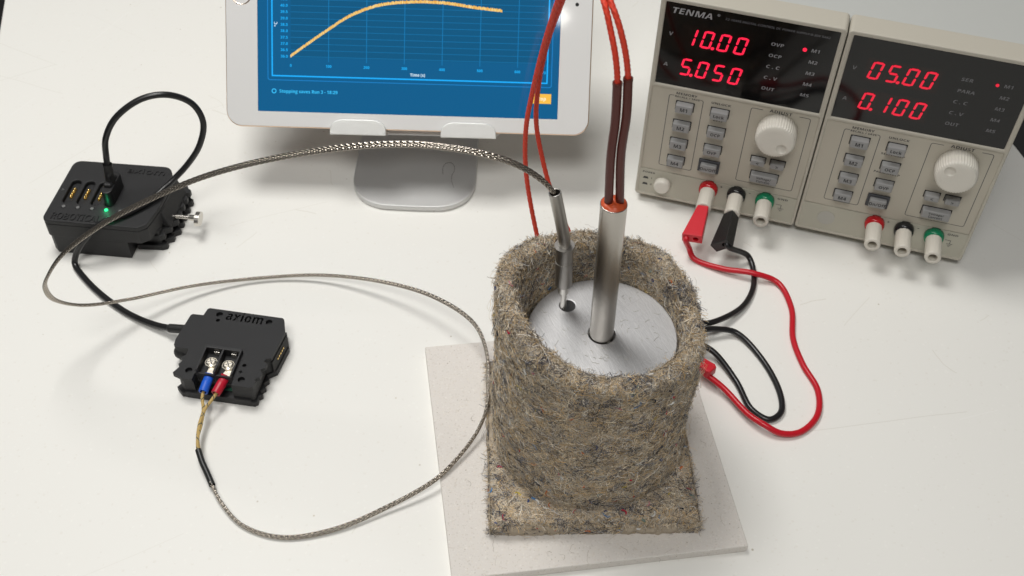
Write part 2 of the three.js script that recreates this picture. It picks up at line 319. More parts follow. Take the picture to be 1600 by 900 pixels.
// felt sleeve: thick ring wrapped round the metal block
const SLV = { x: 45, z: -382, y0: 14.6, ro: 53.1, ri: 44.4 };
const CUT = [[0, 108.5], [0.44, 111.5], [1.05, 113.5], [1.44, 115], [1.85, 118.5], [2.26, 124], [2.62, 128.5], [3.15, 130], [3.5, 129], [3.95, 121.5], [4.3, 117], [4.9, 114.5], [5.37, 111.5], [5.8, 110], [6.2832, 108.5]];      // height of the slanting cut edge round the sleeve
function cutHeight(th) { th = ((th % 6.2832) + 6.2832) % 6.2832; let k = 0; while (k < CUT.length - 2 && CUT[k + 1][0] < th) k++; const [a, ya] = CUT[k], [b, yb] = CUT[k + 1], f = (th - a) / (b - a); return ya + (yb - ya) * f * f * (3 - 2 * f); }
function sleevePoint(th, s) {      // s 0..1: outer wall up, cut edge, inner wall down
  const H = cutHeight(th) - SLV.y0, c0 = 2.6, L1 = H - c0, W = SLV.ro - SLV.ri, arc = c0 * 1.5708, flat = W - 2 * c0, L3 = 46, T = L1 + 2 * arc + flat + L3; let d = s * T, r, y;
  if (d < L1) { r = SLV.ro; y = d; }
  else if ((d -= L1) < arc) { const a = d / c0; r = SLV.ro - c0 + c0 * Math.cos(a); y = L1 + c0 * Math.sin(a); }
  else if ((d -= arc) < flat) { r = SLV.ro - c0 - d; y = H; }
  else if ((d -= flat) < arc) { const a = d / c0; r = SLV.ri + c0 - c0 * Math.sin(a); y = L1 + c0 * Math.cos(a); }
  else { d -= arc; r = SLV.ri - 3 * Math.min(1, d / 25); y = L1 - d; }
  const cx = Math.cos(th), cz = Math.sin(th);
  const lump = (noise3(cx * 1.6 + 5, y * 0.022, cz * 1.6, 13) - 0.5) * 3.6 + (noise3(cx * 5 + 9, y * 0.09, cz * 5, 17) - 0.5) * 1.8;
  const k = Math.max(0, (r - SLV.ri) / W);
  r += (noise3(cx * 9 + 3, y * 0.17, cz * 9, 27) - 0.5) * 1.5 + (noise3(cx * 20, y * 0.4, cz * 20, 29) - 0.5) * 0.8;
  r += lump * (0.25 + 0.75 * k);
  const seam = Math.exp(-Math.pow((th - 5.35) / 0.32, 2));      // where the wrapped sheet overlaps, back right
  r += k * seam * 1.4 - k * 2.0 * Math.exp(-Math.pow(Math.atan2(cz, cx) / 0.6, 2));
  y += (noise3(cx * 2.2 + 30, 1, cz * 2.2, 19) - 0.5) * 2.4 * (y / H) + (noise3(cx * 12 + 30, 1, cz * 12, 23) - 0.5) * 2.2 * (y / H);
  return V(cx * r, y + SLV.y0, cz * r);
}
{
  const t = thing('felt_sleeve', 'thick round grey brown felt sleeve wrapped round the metal block', 'felt sleeve', [SLV.x, 0, SLV.z]);
  const NU = 220, NV = 120, pos = [], idx = [];
  for (let j = 0; j <= NV; j++) for (let i = 0; i <= NU; i++) { const p = sleevePoint(i / NU * 2 * Math.PI, j / NV); const q = (noise3(p.x * 0.9, p.y * 0.9, p.z * 0.9, 51) - 0.5) * 0.9; pos.push(p.x * (1 + q / 60), p.y, p.z * (1 + q / 60)); }
  for (let j = 0; j < NV; j++) for (let i = 0; i < NU; i++) { const a = j * (NU + 1) + i, b = a + 1, c = a + NU + 1, d = c + 1; idx.push(a, c, b, b, c, d); }
  const g = new THREE.BufferGeometry(); g.setAttribute('position', new THREE.Float32BufferAttribute(pos, 3)); g.setIndex(idx); g.computeVertexNormals();
  part('sleeve_body', g, feltBody, t);
  coat(t, () => {
    let th = rnd() * 2 * Math.PI, s = 0.012 + 0.988 * rnd();
    if (Math.sin(th) < -0.25 && s < 0.5 && rnd() < 0.75) { s = 0.5 + rnd() * 0.5; }      // fewer strands on the far outer side
    const e = 0.004, p = sleevePoint(th, s), a = sleevePoint(th + e * 3, s).sub(p).normalize(), b = sleevePoint(th, Math.min(1, s + e)).sub(s + e > 1 ? sleevePoint(th, s - e) : p).normalize();
    const n = V().crossVectors(b, a).normalize();
    return { p, n, t: a };
  }, 72000, 800, 420, 2.2, 0);
}

// ------------------------------------------------------------------ aluminium block with two bores
const BLK = { x: 46.8, z: -383, y: 93.5, r: 38.6 };
const BORE = [[0, 0.5, 6.9], [29.3 - 46.8, 402 - 383, 4.1]];      // u right, v away
{
  const t = thing('aluminium_block', 'round milled aluminium block inside the felt sleeve', 'metal block', [BLK.x, 0, BLK.z]);
  const s = new THREE.Shape(); s.absarc(0, 0, BLK.r, 0, 2 * Math.PI, false); BORE.forEach(([x, y, r]) => s.holes.push(hole(x, y, r)));
  part('top_face', uvBox(slab(s, 60, BLK.y, 0.55, 64), 80), M.aluminium, t);
  part('lower_block', at(cyl(BLK.r - 0.2, BLK.r - 0.2, 46, 64), 0, 37.5, 0), M.aluminium, t);
  const dust = [];
  for (let i = 0; i < 70; i++) { const a = rr(0, 6.28), q = Math.sqrt(rnd()) * 35; const g = strand(rr(1.2, 5), 0.1, 2.5, 0.15, 5); rot(g, -Math.PI / 2, rr(0, 6.28), 0); dust.push(at(g, Math.cos(a) * q, BLK.y + 0.12, Math.sin(a) * q)); }
  const d = part('dust_fibres', merge(dust), M.lint, t); d.userData.kind = 'stuff';
}

// ------------------------------------------------------------------ cartridge heater
{
  const t = thing('cartridge_heater', 'steel cartridge heater rod with two red braided wires', 'heater', [0, 0, 0]);
  const lo = [46.9, 75, -383.4], hi = [44.7, 184, -382.6];
  const body = rod(lo, hi, 6.2, 6.2, 64);
  part('tube', body, M.steel, t);
  part('rim', (() => { const g = new THREE.TorusGeometry(5.9, 0.35, 10, 48); rot(g, Math.PI / 2, 0, 0); return at(g, 44.7, 184, -382.6); })(), M.steel, t);
  part('seal', (() => { const g = new THREE.SphereGeometry(6.05, 40, 16, 0, 6.2832, 0, Math.PI / 2); g.scale(1, 0.33, 1); const p = g.attributes.position; for (let i = 0; i < p.count; i++) { const x = p.getX(i), z = p.getZ(i); p.setY(i, p.getY(i) + (noise3(x * 0.5, 2, z * 0.5, 61) - 0.5) * 0.9); } g.computeVertexNormals(); return at(g, 44.7, 184, -382.6); })(), M.sealRed, t);
  const w1 = [[42.2, 184.5, -382.2], [40.9, 213, -383], [41.2, 230, -384], [40.4, 249.2, -385], [38.7, 260.4, -387], [36.1, 269.8, -391], [32.4, 280, -398], [25.5, 284, -420], [19.7, 264, -445], [16.4, 240.9, -458], [11.2, 210.5, -466], [7, 180.4, -470], [4.3, 153.9, -472], [5.4, 122.9, -472], [12.6, 82.5, -468], [26, 30, -460], [50, 6, -458], [85, 3, -455], [104, 6, -449]];
  const w2 = [[47.3, 184.5, -382.9], [45.2, 213.3, -383], [45.6, 233.5, -384], [44.6, 251.3, -385.4], [42.3, 263.6, -387], [38.6, 274.4, -391], [34.6, 281.5, -397], [28, 284.5, -422], [22.2, 262, -448], [18.7, 238.4, -462], [13.1, 208.3, -472], [9.9, 179.3, -477], [9.6, 152.8, -479], [14.2, 127.3, -478], [20.1, 107.7, -474], [31.5, 83.9, -466], [48, 40, -459], [70, 10, -452], [95, 4, -440], [106, 7, -434]];
  const sleeveEnd = [3, 3];
  [w1, w2].forEach((w, k) => {
    const head = spline(w.slice(0, sleeveEnd[k] + 1));
    const sl = part('sleeve', tube(head, 2.0, 60, 16), M.sleeveRed, t);
    part('sleeve_collar', (() => { const e = head.getPointAt(1), d = head.getTangentAt(1); return rod(e.clone().addScaledVector(d, -1).toArray(), e.clone().addScaledVector(d, 0.5).toArray(), 2.12, 2.12, 18); })(), M.sleeveRed, sl);
    part('lead_wire', braidTube(w.slice(2), 1.12, 0.26, 10, 4.2, 8), M.wireRed, t);
  });
}
// cloth braid on a round wire: real relief, plaited like a herringbone
function braidTube(pts, r, amp, turns, pitch, around) {
  const c = spline(pts), L = c.getLength(), n = Math.min(1400, Math.round(L / 0.4)), k = around * 2, fr = c.computeFrenetFrames(n, false), pos = [], idx = [];
  for (let i = 0; i <= n; i++) {
    const p = c.getPointAt(i / n), s = i / n * L;
    for (let j = 0; j <= k; j++) {
      const a = j / k * 2 * Math.PI, w = (around / 2) * a, u = Math.sin(w + s / pitch * 6.283), v = Math.sin(w - s / pitch * 6.283), q = r + amp * Math.max(u, v * 0.9);
      const d = fr.normals[i].clone().multiplyScalar(Math.cos(a) * q).addScaledVector(fr.binormals[i], Math.sin(a) * q).add(p); pos.push(d.x, d.y, d.z);
    }
  }
  for (let i = 0; i < n; i++) for (let j = 0; j < k; j++) { const a = i * (k + 1) + j; idx.push(a, a + k + 1, a + 1, a + 1, a + k + 1, a + k + 2); }
  const g = new THREE.BufferGeometry(); g.setAttribute('position', new THREE.Float32BufferAttribute(pos, 3)); g.setIndex(idx); g.computeVertexNormals(); return g;
}

// ------------------------------------------------------------------ thermocouple probe with steel braided cable
const TC = [[19.0, 170.0, -402.1], [11.5, 183.0, -398.8], [-2.1, 194.0, -397.0], [-19.6, 200.0, -396.5], [-37.0, 201.0, -398.3], [-48.8, 200.0, -400.2], [-72.7, 195.0, -403.5], [-107.3, 183.0, -409.0], [-147.0, 166.0, -413.0], [-178.4, 149.0, -413.5], [-208.0, 130.0, -412.7], [-233.2, 108.0, -412.8], [-247.6, 88.0, -416.0], [-256.4, 70.0, -422.2], [-258.3, 51.0, -430.4], [-250.0, 34.0, -442.4], [-231.6, 20.0, -460.8], [-200.0, 9.0, -483.9], [-163.1, 3.6, -497.6], [-122.5, 6.0, -500.2], [-80.0, 14.0, -488.6], [-46.5, 22.0, -469.8], [-22.0, 26.0, -446.7], [-13.4, 27.0, -424.0], [-11.5, 24, -403.1], [-12, 18, -389.5], [-16, 13, -378.8], [-24.9, 10, -364], [-37.9, 8.2, -348], [-64.3, 4, -331.2], [-90.2, 2.5, -318], [-116.5, 2, -312.6], [-137.9, 2, -318.6], [-152.3, 3, -332], [-160.6, 4, -344.5], [-169.8, 7, -360.5]];
function steelCable(pts) {      // two braided strands side by side, the pair slowly turning on its way
  const c = spline(pts), L = c.getLength(), n = Math.round(L / 0.19), k = 50, pos = [], idx = [], P = new THREE.Vector3(), T = new THREE.Vector3(), side = V(), up = V();
  const pts0 = c.getSpacedPoints(n);
  for (let i = 0; i <= n; i++) {
    P.copy(pts0[i]); T.copy(pts0[Math.min(n, i + 1)]).sub(pts0[Math.max(0, i - 1)]).normalize();
    const s = i / n * L, f = s / L;
    side.crossVectors(T, V(0, 1, 0)).normalize(); up.crossVectors(side, T).normalize();
    const tw = f < 0.42 ? 0.55 + 0.25 * Math.sin(s / 60) : 0.55 + 2.2 * Math.min(1, (f - 0.42) / 0.12) * 0.45 + 0.3 * Math.sin(s / 47);
    for (let j = 0; j <= k; j++) {
      const a = j / k * 2 * Math.PI, ca = Math.cos(a), sa = Math.sin(a);
      const lobe = Math.pow(Math.abs(ca), 1.15);                        // figure of eight: waisted at the middle
      const rad = 0.79 + 0.66 * lobe;
      const u = Math.sin(6 * a + s / 3.0 * 6.283 + 0.6 * Math.sin(s / 23)), v = Math.sin(6 * a - s / 3.0 * 6.283);
      const q = rad + 0.3 * Math.max(u, v) - 0.15;
      const X = q * ca, Y = q * sa * (lobe > 0.3 ? 0.82 : 0.9), cx = X * Math.cos(tw) - Y * Math.sin(tw), cy = X * Math.sin(tw) + Y * Math.cos(tw);
      pos.push(P.x + side.x * cx + up.x * cy, P.y + side.y * cx + up.y * cy, P.z + side.z * cx + up.z * cy);
    }
  }
  for (let i = 0; i < n; i++) for (let j = 0; j < k; j++) { const a = i * (k + 1) + j; idx.push(a, a + k + 1, a + 1, a + 1, a + k + 1, a + k + 2); }
  const g = new THREE.BufferGeometry(); g.setAttribute('position', new THREE.Float32BufferAttribute(pos, 3)); g.setIndex(idx); g.computeVertexNormals(); return g;
}
{
  const t = thing('thermocouple_probe', 'steel thermocouple probe with a long looping metal braided cable', 'probe');
  part('tip', rod([28, 70, -401.2], [26.6, 107, -401], 1.55, 1.55, 24), M.tipSteel, t);
  part('tip_collar', rod([26.5, 105, -401], [26.25, 111.5, -401], 2.7, 2.7, 28), M.tipSteel, t);
  const barrel = part('barrel', rod([26.25, 111, -401], [25.2, 137, -401], 4.35, 4.35, 40), M.sheathSteel, t);
  part('barrel_flange', merge([rod([25.25, 136.3, -401], [25.13, 138.6, -401], 5.0, 5.0, 40), rod([25.62, 127.2, -401], [25.58, 127.8, -401], 4.5, 4.5, 40)]), M.sheathSteel, barrel);
  const sh = [[25.3, 134, -401], [25.05, 139, -401], [24.4, 144.5, -401], [22.7, 153, -401.2], [20.9, 161.5, -401.6], [18.6, 172, -402]];
  part('sheath', tube(sh, 3.05, 60, 28), M.sheathSteel, t);
  part('sheath_mouth', (() => { const d = V(-2.3, 10.5, -0.4).normalize(), g = new THREE.TorusGeometry(2.75, 0.35, 8, 32); g.applyQuaternion(new THREE.Quaternion().setFromUnitVectors(V(0, 0, 1), d)); return at(g, 18.6, 172, -402); })(), M.sheathSteel, t);
  part('braided_cable', steelCable([[20.8, 163, -401.6], ...TC.slice(0, -2), [-162.4, 4.4, -347.5]]), M.braid, t);
  part('heat_shrink_sleeve', tube([[-158.9, 3.7, -342], [-163, 4.6, -349], [-167, 5.8, -355.5], [-170.4, 7.3, -362.5]], 1.75, 30, 14), M.heatShrink, t);
  const rep = (t2, a, b) => { t2.repeat.set(a, b); return t2; };
  const fabric = (a) => std({ map: rep(dataTex(64, 64, (x, y) => { const k = ((x + y * a) >> 3) & 7, w = 0.85 + 0.15 * hash(x >> 1, y >> 1, 4); return k === 0 ? [0.28 * w, 0.33 * w, 0.32 * w] : [0.82 * w, 0.7 * w, 0.44 * w]; }, true), 7, 1), roughness: 0.8 });
  const la = [[-169.6, 7, -361.2], [-171.9, 8.3, -369], [-172.6, 9.6, -378], [-172.2, 10.6, -387], [-174.2, 11.6, -394.5], [-174.6, 12, -399]];
  const lb = [[-170.4, 7.2, -361.2], [-171.6, 9.6, -369], [-172.0, 8.4, -378], [-171.4, 11, -387], [-168.4, 11.6, -394.5], [-166.6, 12, -399.4]];
  part('lead_wire', tube(la, 0.95, 60, 10), fabric(1), t); part('lead_wire', tube(lb, 0.95, 60, 10), fabric(-1), t);
  // crimped spade terminals: blue to the minus screw, red to the plus screw
  for (const [a, b, m, nm] of [[[-174.4, 12.4, -398.6], [-172.6, 14.3, -410.2], M.crimpBlue, 'blue crimp sleeve'], [[-167.2, 12.2, -398], [-163.2, 14.3, -409.4], M.crimpRed, 'red crimp sleeve']]) {
    const A = V(...a), B = V(...b), d = B.clone().sub(A), Ln = d.length(), prof = [[2.0, 0], [2.75, 0], [2.75, Ln * 0.5], [2.55, Ln * 0.62], [2.35, Ln * 0.75], [2.5, Ln], [0.5, Ln]].map(([x, y]) => new THREE.Vector2(x, y));
    const g = new THREE.LatheGeometry(prof, 28); const p = g.attributes.position;
    for (let i = 0; i < p.count; i++) { const k = Math.max(0, p.getY(i) / Ln - 0.35); p.setX(i, p.getX(i) * (1 + 0.35 * k)); p.setZ(i, p.getZ(i) * (1 - 0.55 * k)); }
    g.computeVertexNormals();
    const qq = new THREE.Quaternion().setFromUnitVectors(V(0, 1, 0), d.clone().normalize()); g.applyQuaternion(qq); at(g, ...a);
    const sl = part('crimp_sleeve', g, m, t, nm);
    const dir = d.clone().normalize(); part('spade_tongue', box(4.6, 0.8, 7, 0, 0, 0, 0.3).applyQuaternion(new THREE.Quaternion().setFromUnitVectors(V(0, 0, -1), V(dir.x, 0, dir.z).normalize())).translate(B.x + dir.x * 2.6, B.y + 0.1, B.z + dir.z * 2.6), M.nickel, sl);
  }
}

// ------------------------------------------------------------------ black adapter with screw terminals ("axiom")
{
  const t = thing('thermocouple_adapter', 'black plastic adapter with two screw terminals taking the blue and red crimps', 'adapter', [-187.5, 0, -404.6], -0.1273);
  const teethL = (s) => [[-3.4, 20], [-3.2, 17.2], [-5.6, 14.6], [-3.7, 12.6], [-5.2, 9.6], [-3.9, 7.8], [-6.2, 3.2], [-5.6, 2.2], [-1.5, 0.9]].map(([x, y]) => [x + s, y]);
  const topPts = [[0, 0], [6.3, 0], [6.3, 5], [29.6, 5], [29.6, 0], [40.8, 0], [42, 0.8], [42.8, 4.2], [41.6, 5.4], [41.8, 6.8], [44.0, 8], [44.2, 11.6], [42.6, 12.6], [42.8, 14.2], [45, 15.4], [45.2, 18.6], [42.8, 19.8], [43.2, 21.8], [46.2, 23], [48.4, 43.5], [44.8, 53.6], [43.6, 54.4], [-1.6, 54.6], [-2.9, 53.6], [-3.7, 48.4], [-10.2, 48.2], [-11.2, 47.2], [-13.4, 27.6], [-12.9, 23.2], [-11.4, 21.6], [-3.6, 21.6], ...teethL(0)];
  const top = poly(topPts); [[5.6, 50.6, 2.05], [6.2, 46, 1.2], [36.6, 49.8, 2.05], [2.3, 6.2, 2.1], [34.0, 4.8, 2.1], [32.5, 15.2, 1.2]].forEach((h) => top.holes.push(hole(...h)));
  const bay = new THREE.Path(); [[7.5, 6], [7.5, 23.4], [28.2, 23.4], [28.2, 6]].forEach(([x, y], i) => (i ? bay.lineTo(x, y) : bay.moveTo(x, y))); top.holes.push(bay);
  // engraved word: letter outlines are holes in the top plate, counters are put back as islands
  const word = font.generateShapes('axiom', 6.4); const wb = new THREE.Box2(); word.forEach((s) => s.getPoints(6).forEach((p) => wb.expandByPoint(p)));
  const sx = 22.6 / (wb.max.x - wb.min.x), islands = []; const mv = (p) => new THREE.Vector2(10.2 + (p.x - wb.min.x) * sx, 47.2 + (p.y - wb.min.y) * 1.05);
  const plusPath = new THREE.Path(); [[-1.2, -0.3], [-0.3, -0.3], [-0.3, -1.2], [0.3, -1.2], [0.3, -0.3], [1.2, -0.3], [1.2, 0.3], [0.3, 0.3], [0.3, 1.2], [-0.3, 1.2], [-0.3, 0.3], [-1.2, 0.3]].forEach(([x, y], i) => (i ? plusPath.lineTo(x + 31.9, y + 10.2) : plusPath.moveTo(x + 31.9, y + 10.2))); top.holes.push(plusPath);
  for (const s of word) { top.holes.push(new THREE.Path(s.getPoints(6).map(mv))); for (const h of s.holes) islands.push(new THREE.Shape(h.getPoints(6).map(mv))); }
  const body = part('top_plate', uvBox(slab(top, 14.6, 17, 0, 8), 12), M.printBlack, t);
  part('engraving_islands', uvBox(merge(islands.map((s) => slab(s, 14.6, 17, 0, 6))), 12), M.printBlack, body);
  const midPts = [[0.6, 0.5], [6.6, 0.5], [6.6, 5.6], [29.2, 5.6], [29.2, 0.5], [41, 0.5], [41.8, 1.6], [42.2, 20.4], [45.6, 23.6], [47.8, 43.4], [44.2, 53.2], [-1.4, 54], [-3.1, 48], [-10.2, 47.6], [-12.4, 27.6], [-11.4, 22.4], [-3, 22], [-2.2, 2]];
  part('middle_shell', uvBox(slab(poly(midPts), 4.2, 14.6, 0.3), 12), M.printBlack, t);
  part('bottom_plate', uvBox(slab(poly([[-2, -0.6], [41.6, -0.8], [43.2, 0.6], [42.8, 4], [44.6, 5.6], [42.8, 8.4], [44.8, 11], [43, 14], [45, 17], [43, 20], [47.6, 24], [49.4, 43], [44.6, 54.4], [-1.6, 54.6], [-3.2, 47], [-3.4, 19], [-5.6, 15.6], [-3.8, 12.6], [-5.8, 9.8], [-3.8, 6.6], [-6, 3]]), 0, 4.2, 0.4), 12), M.printBlack, t);
  part('clip_base', uvBox(slab(rrect(0.5, -0.9, 40, 6, 0.8), 0, 5.5, 0.4), 12), M.printBlack, t);
  // connector hump and cable boot on the left
  part('connector_hump', uvBox(merge([box(9, 11, 24, -7.6, 9.4, -35.2, 3), box(10, 8.6, 9, -10, 8.5, -25.6, 4)]), 12), M.printBlack, t);
  // terminal block: floor, four walls with a divider
  const tb = part('terminal_block', uvBox(merge([box(22.2, 2, 18, 17.8, 10.6, -14.6, 0.2), box(1.2, 9.6, 19, 7.4, 15.2, -14.8, 0.3), box(1.2, 9.6, 19, 28.3, 15.2, -14.8, 0.3), box(1.4, 9.4, 19, 17.9, 15.1, -14.8, 0.3), box(22.1, 9.6, 2.2, 17.85, 15.2, -23.4, 0.4), box(22.1, 1.6, 1.4, 17.85, 10.2, -5.6, 0.3)]), 12), M.terminalBlack, t);
  part('circuit_board_edge', box(20, 1, 2, 18, 6, -4.9, 0.2), std({ color: C(0.02, 0.1, 0.06), roughness: 0.5 }), t);
  for (const [x, z] of [[12.5, -15.0], [22.9, -14.6]]) {
    const s = part('screw', merge([at(cyl(3.5, 3.6, 1.6, 28), x, 15.3, z), at(cyl(2.2, 3.4, 0.8, 28), x, 16.4, z)]), M.nickel, t);
    part('screw_slot', rot2(merge([box(5.2, 0.4, 0.7, 0, 0, 0, 0.1), box(0.7, 0.4, 5.2, 0, 0, 0, 0.1)]), 0.5, x, 16.65, z), M.screwSteel, s);
    part('clamp_plate', box(6.6, 0.9, 6.4, x, 12.6, z - 0.5, 0.3), M.nickel, s);
    part('rear_lug', box(3.4, 3.6, 1.2, x + 1.4, 16, -21.8, 0.3), M.screwSteel, tb);
  }
  // connector port on the slanted right side
  const pr = part('side_port', rot2(box(1.2, 9.5, 22, 0, 0, 0, 0.4), -0.1, 47.2, 9.2, -33.4), M.printDeep, t);
  for (let i = 0; i < 5; i++) part('gold_contact', rot2(box(0.7, 1.5, 1.1, 0, 0, 0, 0.2), -0.1, 47.5 + i * 0.2, 10.2, -28.8 - i * 2.1), M.gold, pr);
}
function rot2(g, a, x, y, z) { g.rotateY(a); return g.translate(x, y, z); }

// ------------------------------------------------------------------ black hub with five sensor slots
const HUB = [-299.7, 0, -517.8], HUB_TURN = -0.0702;
{
  const t = thing('sensor_hub', 'black plastic hub with slots of gold pins and one green light', 'hub', HUB, HUB_TURN);
  const outline = () => { const s = new THREE.Shape(); s.moveTo(5, 0); s.lineTo(62, 0); s.lineTo(67, 4); s.lineTo(70, 20); s.lineTo(71, 44); s.lineTo(68, 54); s.quadraticCurveTo(66.5, 59.5, 61, 59.5); s.lineTo(7, 58.6); s.quadraticCurveTo(0.8, 58.4, 0.6, 52); s.lineTo(0, 5); s.quadraticCurveTo(0, 0, 5, 0); return s; };
  const top = outline();
  for (let i = 0; i < 4; i++) top.holes.push(stadium(9.7 + 9.3 * i, 28.3, 3.1, 22));
  for (let i = 0; i < 5; i++) top.holes.push(hole(9.6 + 9.28 * i, 13.9, 1.2));
  part('top_shell', uvBox(slab(top, 25.5, 29, 0.8, 12), 12), M.printBlack, t);
  const low = new THREE.Shape(); low.moveTo(4, 0.5); low.lineTo(52.5, 0.5); low.lineTo(52.5, 58.5); low.lineTo(5, 58); low.lineTo(0.8, 53); low.lineTo(0.4, 4);
  part('lower_shell', uvBox(slab(low, 0, 15.2, 0.5), 12), M.printBlack, t);
  part('upper_shell', uvBox(slab(outline(), 15, 25.5, 0.4, 12), 12), M.printBlack, t);
  for (let i = 0; i < 5; i++) {
    const sl = i < 4 && part('slot_floor', slab(stadium(9.7 + 9.3 * i, 28.3, 2.9, 21.6, THREE.Shape), 25.4, 26.2, 0.1), M.terminalBlack, t);
    if (i < 3) for (let k = 0; k < 4; k++) part('gold_pin', merge([at(cyl(1.15, 1.25, 1.2, 14), 9.8 + 9.3 * i, 26.7, -(25.2 + 2.35 * k)), at(new THREE.SphereGeometry(0.95, 12, 8), 9.8 + 9.3 * i, 27.3, -(25.2 + 2.35 * k))]), M.gold, sl);
    part('indicator_light', at(cyl(1.15, 1.15, 1.2, 18), 9.6 + 9.28 * i, 28.45, -13.9), i === 3 ? M.ledGreen : M.ledGrey, t, i === 3 ? 'lit green indicator light' : undefined);
  }
  const g = new THREE.PointLight(C(0.05, 1, 0.4), 0.00007, 0.3); g.position.set((9.6 + 9.28 * 3) * MM, 31 * MM, -13.2 * MM); g.shadow.radius = 0.05; t.add(g);
  part('raised_lettering', uvBox(at(rot(lettering('ROBOTICAL', 5.6, 0.7, fontR, 31.5), -Math.PI / 2, 0, 0), 21.2, 28.95, -4.6), 12), M.printBlack, t);
  part('raised_lettering', uvBox(at(rot(lettering('axiom', 4.6, 0.6, fontR, 25), -Math.PI / 2, 0, 0), 51.5, 28.95, -52.6), 12), M.printBlack, t);
  part('pointer_mark', at(rot(lettering('>', 3, 0.5, fontR), -Math.PI / 2, 0, 0), 3.6, 28.9, -29), M.ledGrey, t);
  // toothed clamp plate under the right side
  const comb = []; comb.push([54, 9]); for (let i = 0; i < 7; i++) { const v = 10 + i * 7; comb.push([70 + (i < 2 ? i * 2.5 : 5), v], [73 + (i < 2 ? i * 2.2 : 4.4), v + 1.6], [73 + (i < 2 ? i * 2.2 : 4.4), v + 4], [70.4 + (i < 2 ? i * 2.5 : 5), v + 5.2]); } comb.push([74, 60], [54, 60]);
  part('clamp_plate', uvBox(slab(poly(comb), 0, 4.5, 0.4), 12), M.printBlack, t);
  part('clamp_plate', uvBox(slab(poly(comb.map(([x, v]) => [x - 0.6, v + 1.2])), 7.5, 12, 0.4), 12), M.printBlack, t);
  part('clamp_block', uvBox(box(15, 15, 46, 62, 8, -35, 0.6), 12), M.printBlack, t);
  part('side_skirt', uvBox((() => { const s = poly([[66, 26], [70.5, 24], [74.8, 12.5], [66, 12.5]]); return at(extrude(s, 34, 0.6), 0, 0, -54); })(), 12), M.printBlack, t);
  const sc = part('thumb_screw', (() => { const gs = []; for (let i = 0; i < 12; i++) gs.push(at(rot(new THREE.TorusGeometry(1.15, 0.22, 6, 16), 0, Math.PI / 2, 0), 76 + i * 0.8, 14.5, -28)); gs.push(rod([66, 14.5, -28], [86, 14.5, -28], 1.15)); return merge(gs); })(), M.screwSteel, t, 'bright steel thumb screw sticking out of the hub side');
  part('screw_neck', rod([85, 14.5, -28], [89.5, 14.5, -28], 1.9, 2.3), M.screwSteel, sc);
  part('screw_wing', at(rot((() => { const g2 = cyl(5.5, 5.5, 2.8, 36); g2.scale(0.78, 1, 1); return g2; })(), 0, 0, Math.PI / 2), 91, 14.4, -27.6), M.screwSteel, sc);
}
function stadium(x, y, r, len, Kind = THREE.Path) { const s = new Kind(), h = len / 2 - r; s.moveTo(x + r, y - h); s.lineTo(x + r, y + h); s.absarc(x, y + h, r, 0, Math.PI, false); s.lineTo(x - r, y - h); s.absarc(x, y - h, r, Math.PI, 2 * Math.PI, false); return s; }
{
  const t = thing('sensor_cable', 'round black cable looping from the hub plug to the black adapter', 'cable');
  const c = Math.cos(HUB_TURN), s = Math.sin(HUB_TURN), W = (u, y, v) => [HUB[0] + u * c - v * s * 1, y, HUB[2] - u * s - v * c];
  const plug = uvBox(merge([slab(stadium(0, 0, 3.4, 22, THREE.Shape), 26.3, 40, 0.5), box(5.4, 4, 12, 0, 40.5, 0, 1.4)]), 12); rot(plug, 0, HUB_TURN, 0); at(plug, W(37.8, 0, 28.6)[0], 0, W(37.8, 0, 28.6)[2]);
  const pl = part('plug', plug, M.terminalBlack, t);
  const e = W(38.4, 41, 28);
  part('strain_relief', tube([[e[0], 39, e[2]], [e[0] + 0.1, 46, e[2] - 0.6], [-259.1, 54, -545]], 2.9, 14, 14), M.blackBoot, pl);
  part('cable', tube([[e[0], 41, e[2]], [-258.9, 47, -542.6], [-259.2, 58, -546.6], [-255.7, 74, -546.7], [-246.2, 89, -549.2], [-230.4, 98, -556.2], [-215.8, 98, -560.9], [-203.7, 88, -565.7], [-198.9, 75, -564.5], [-202.6, 60, -560.4], [-212, 46, -557], [-223, 36.5, -549.8], [-233.9, 32.5, -536.2], [-246.8, 31.4, -523.3], [-259.3, 31.2, -514.8], [-271.5, 21, -509.5], [-279.5, 9, -507.8], [-281, 3, -505], [-271.6, 2.1, -493.4], [-256.3, 2.1, -479.2], [-236.6, 2.1, -465.1], [-218, 4, -455.4], [-203.4, 7.4, -449.6], [-196, 8.5, -448]], 2.0, 420, 16), M.blackPVC, t);
  part('cable_boot', merge([rod([-206.6, 6.9, -450.4], [-196.5, 8.6, -448.4], 2.75, 2.85, 24), rod([-207.6, 6.7, -450.6], [-206.6, 6.9, -450.4], 2.2, 2.75, 24)]), M.blackBoot, t);
}

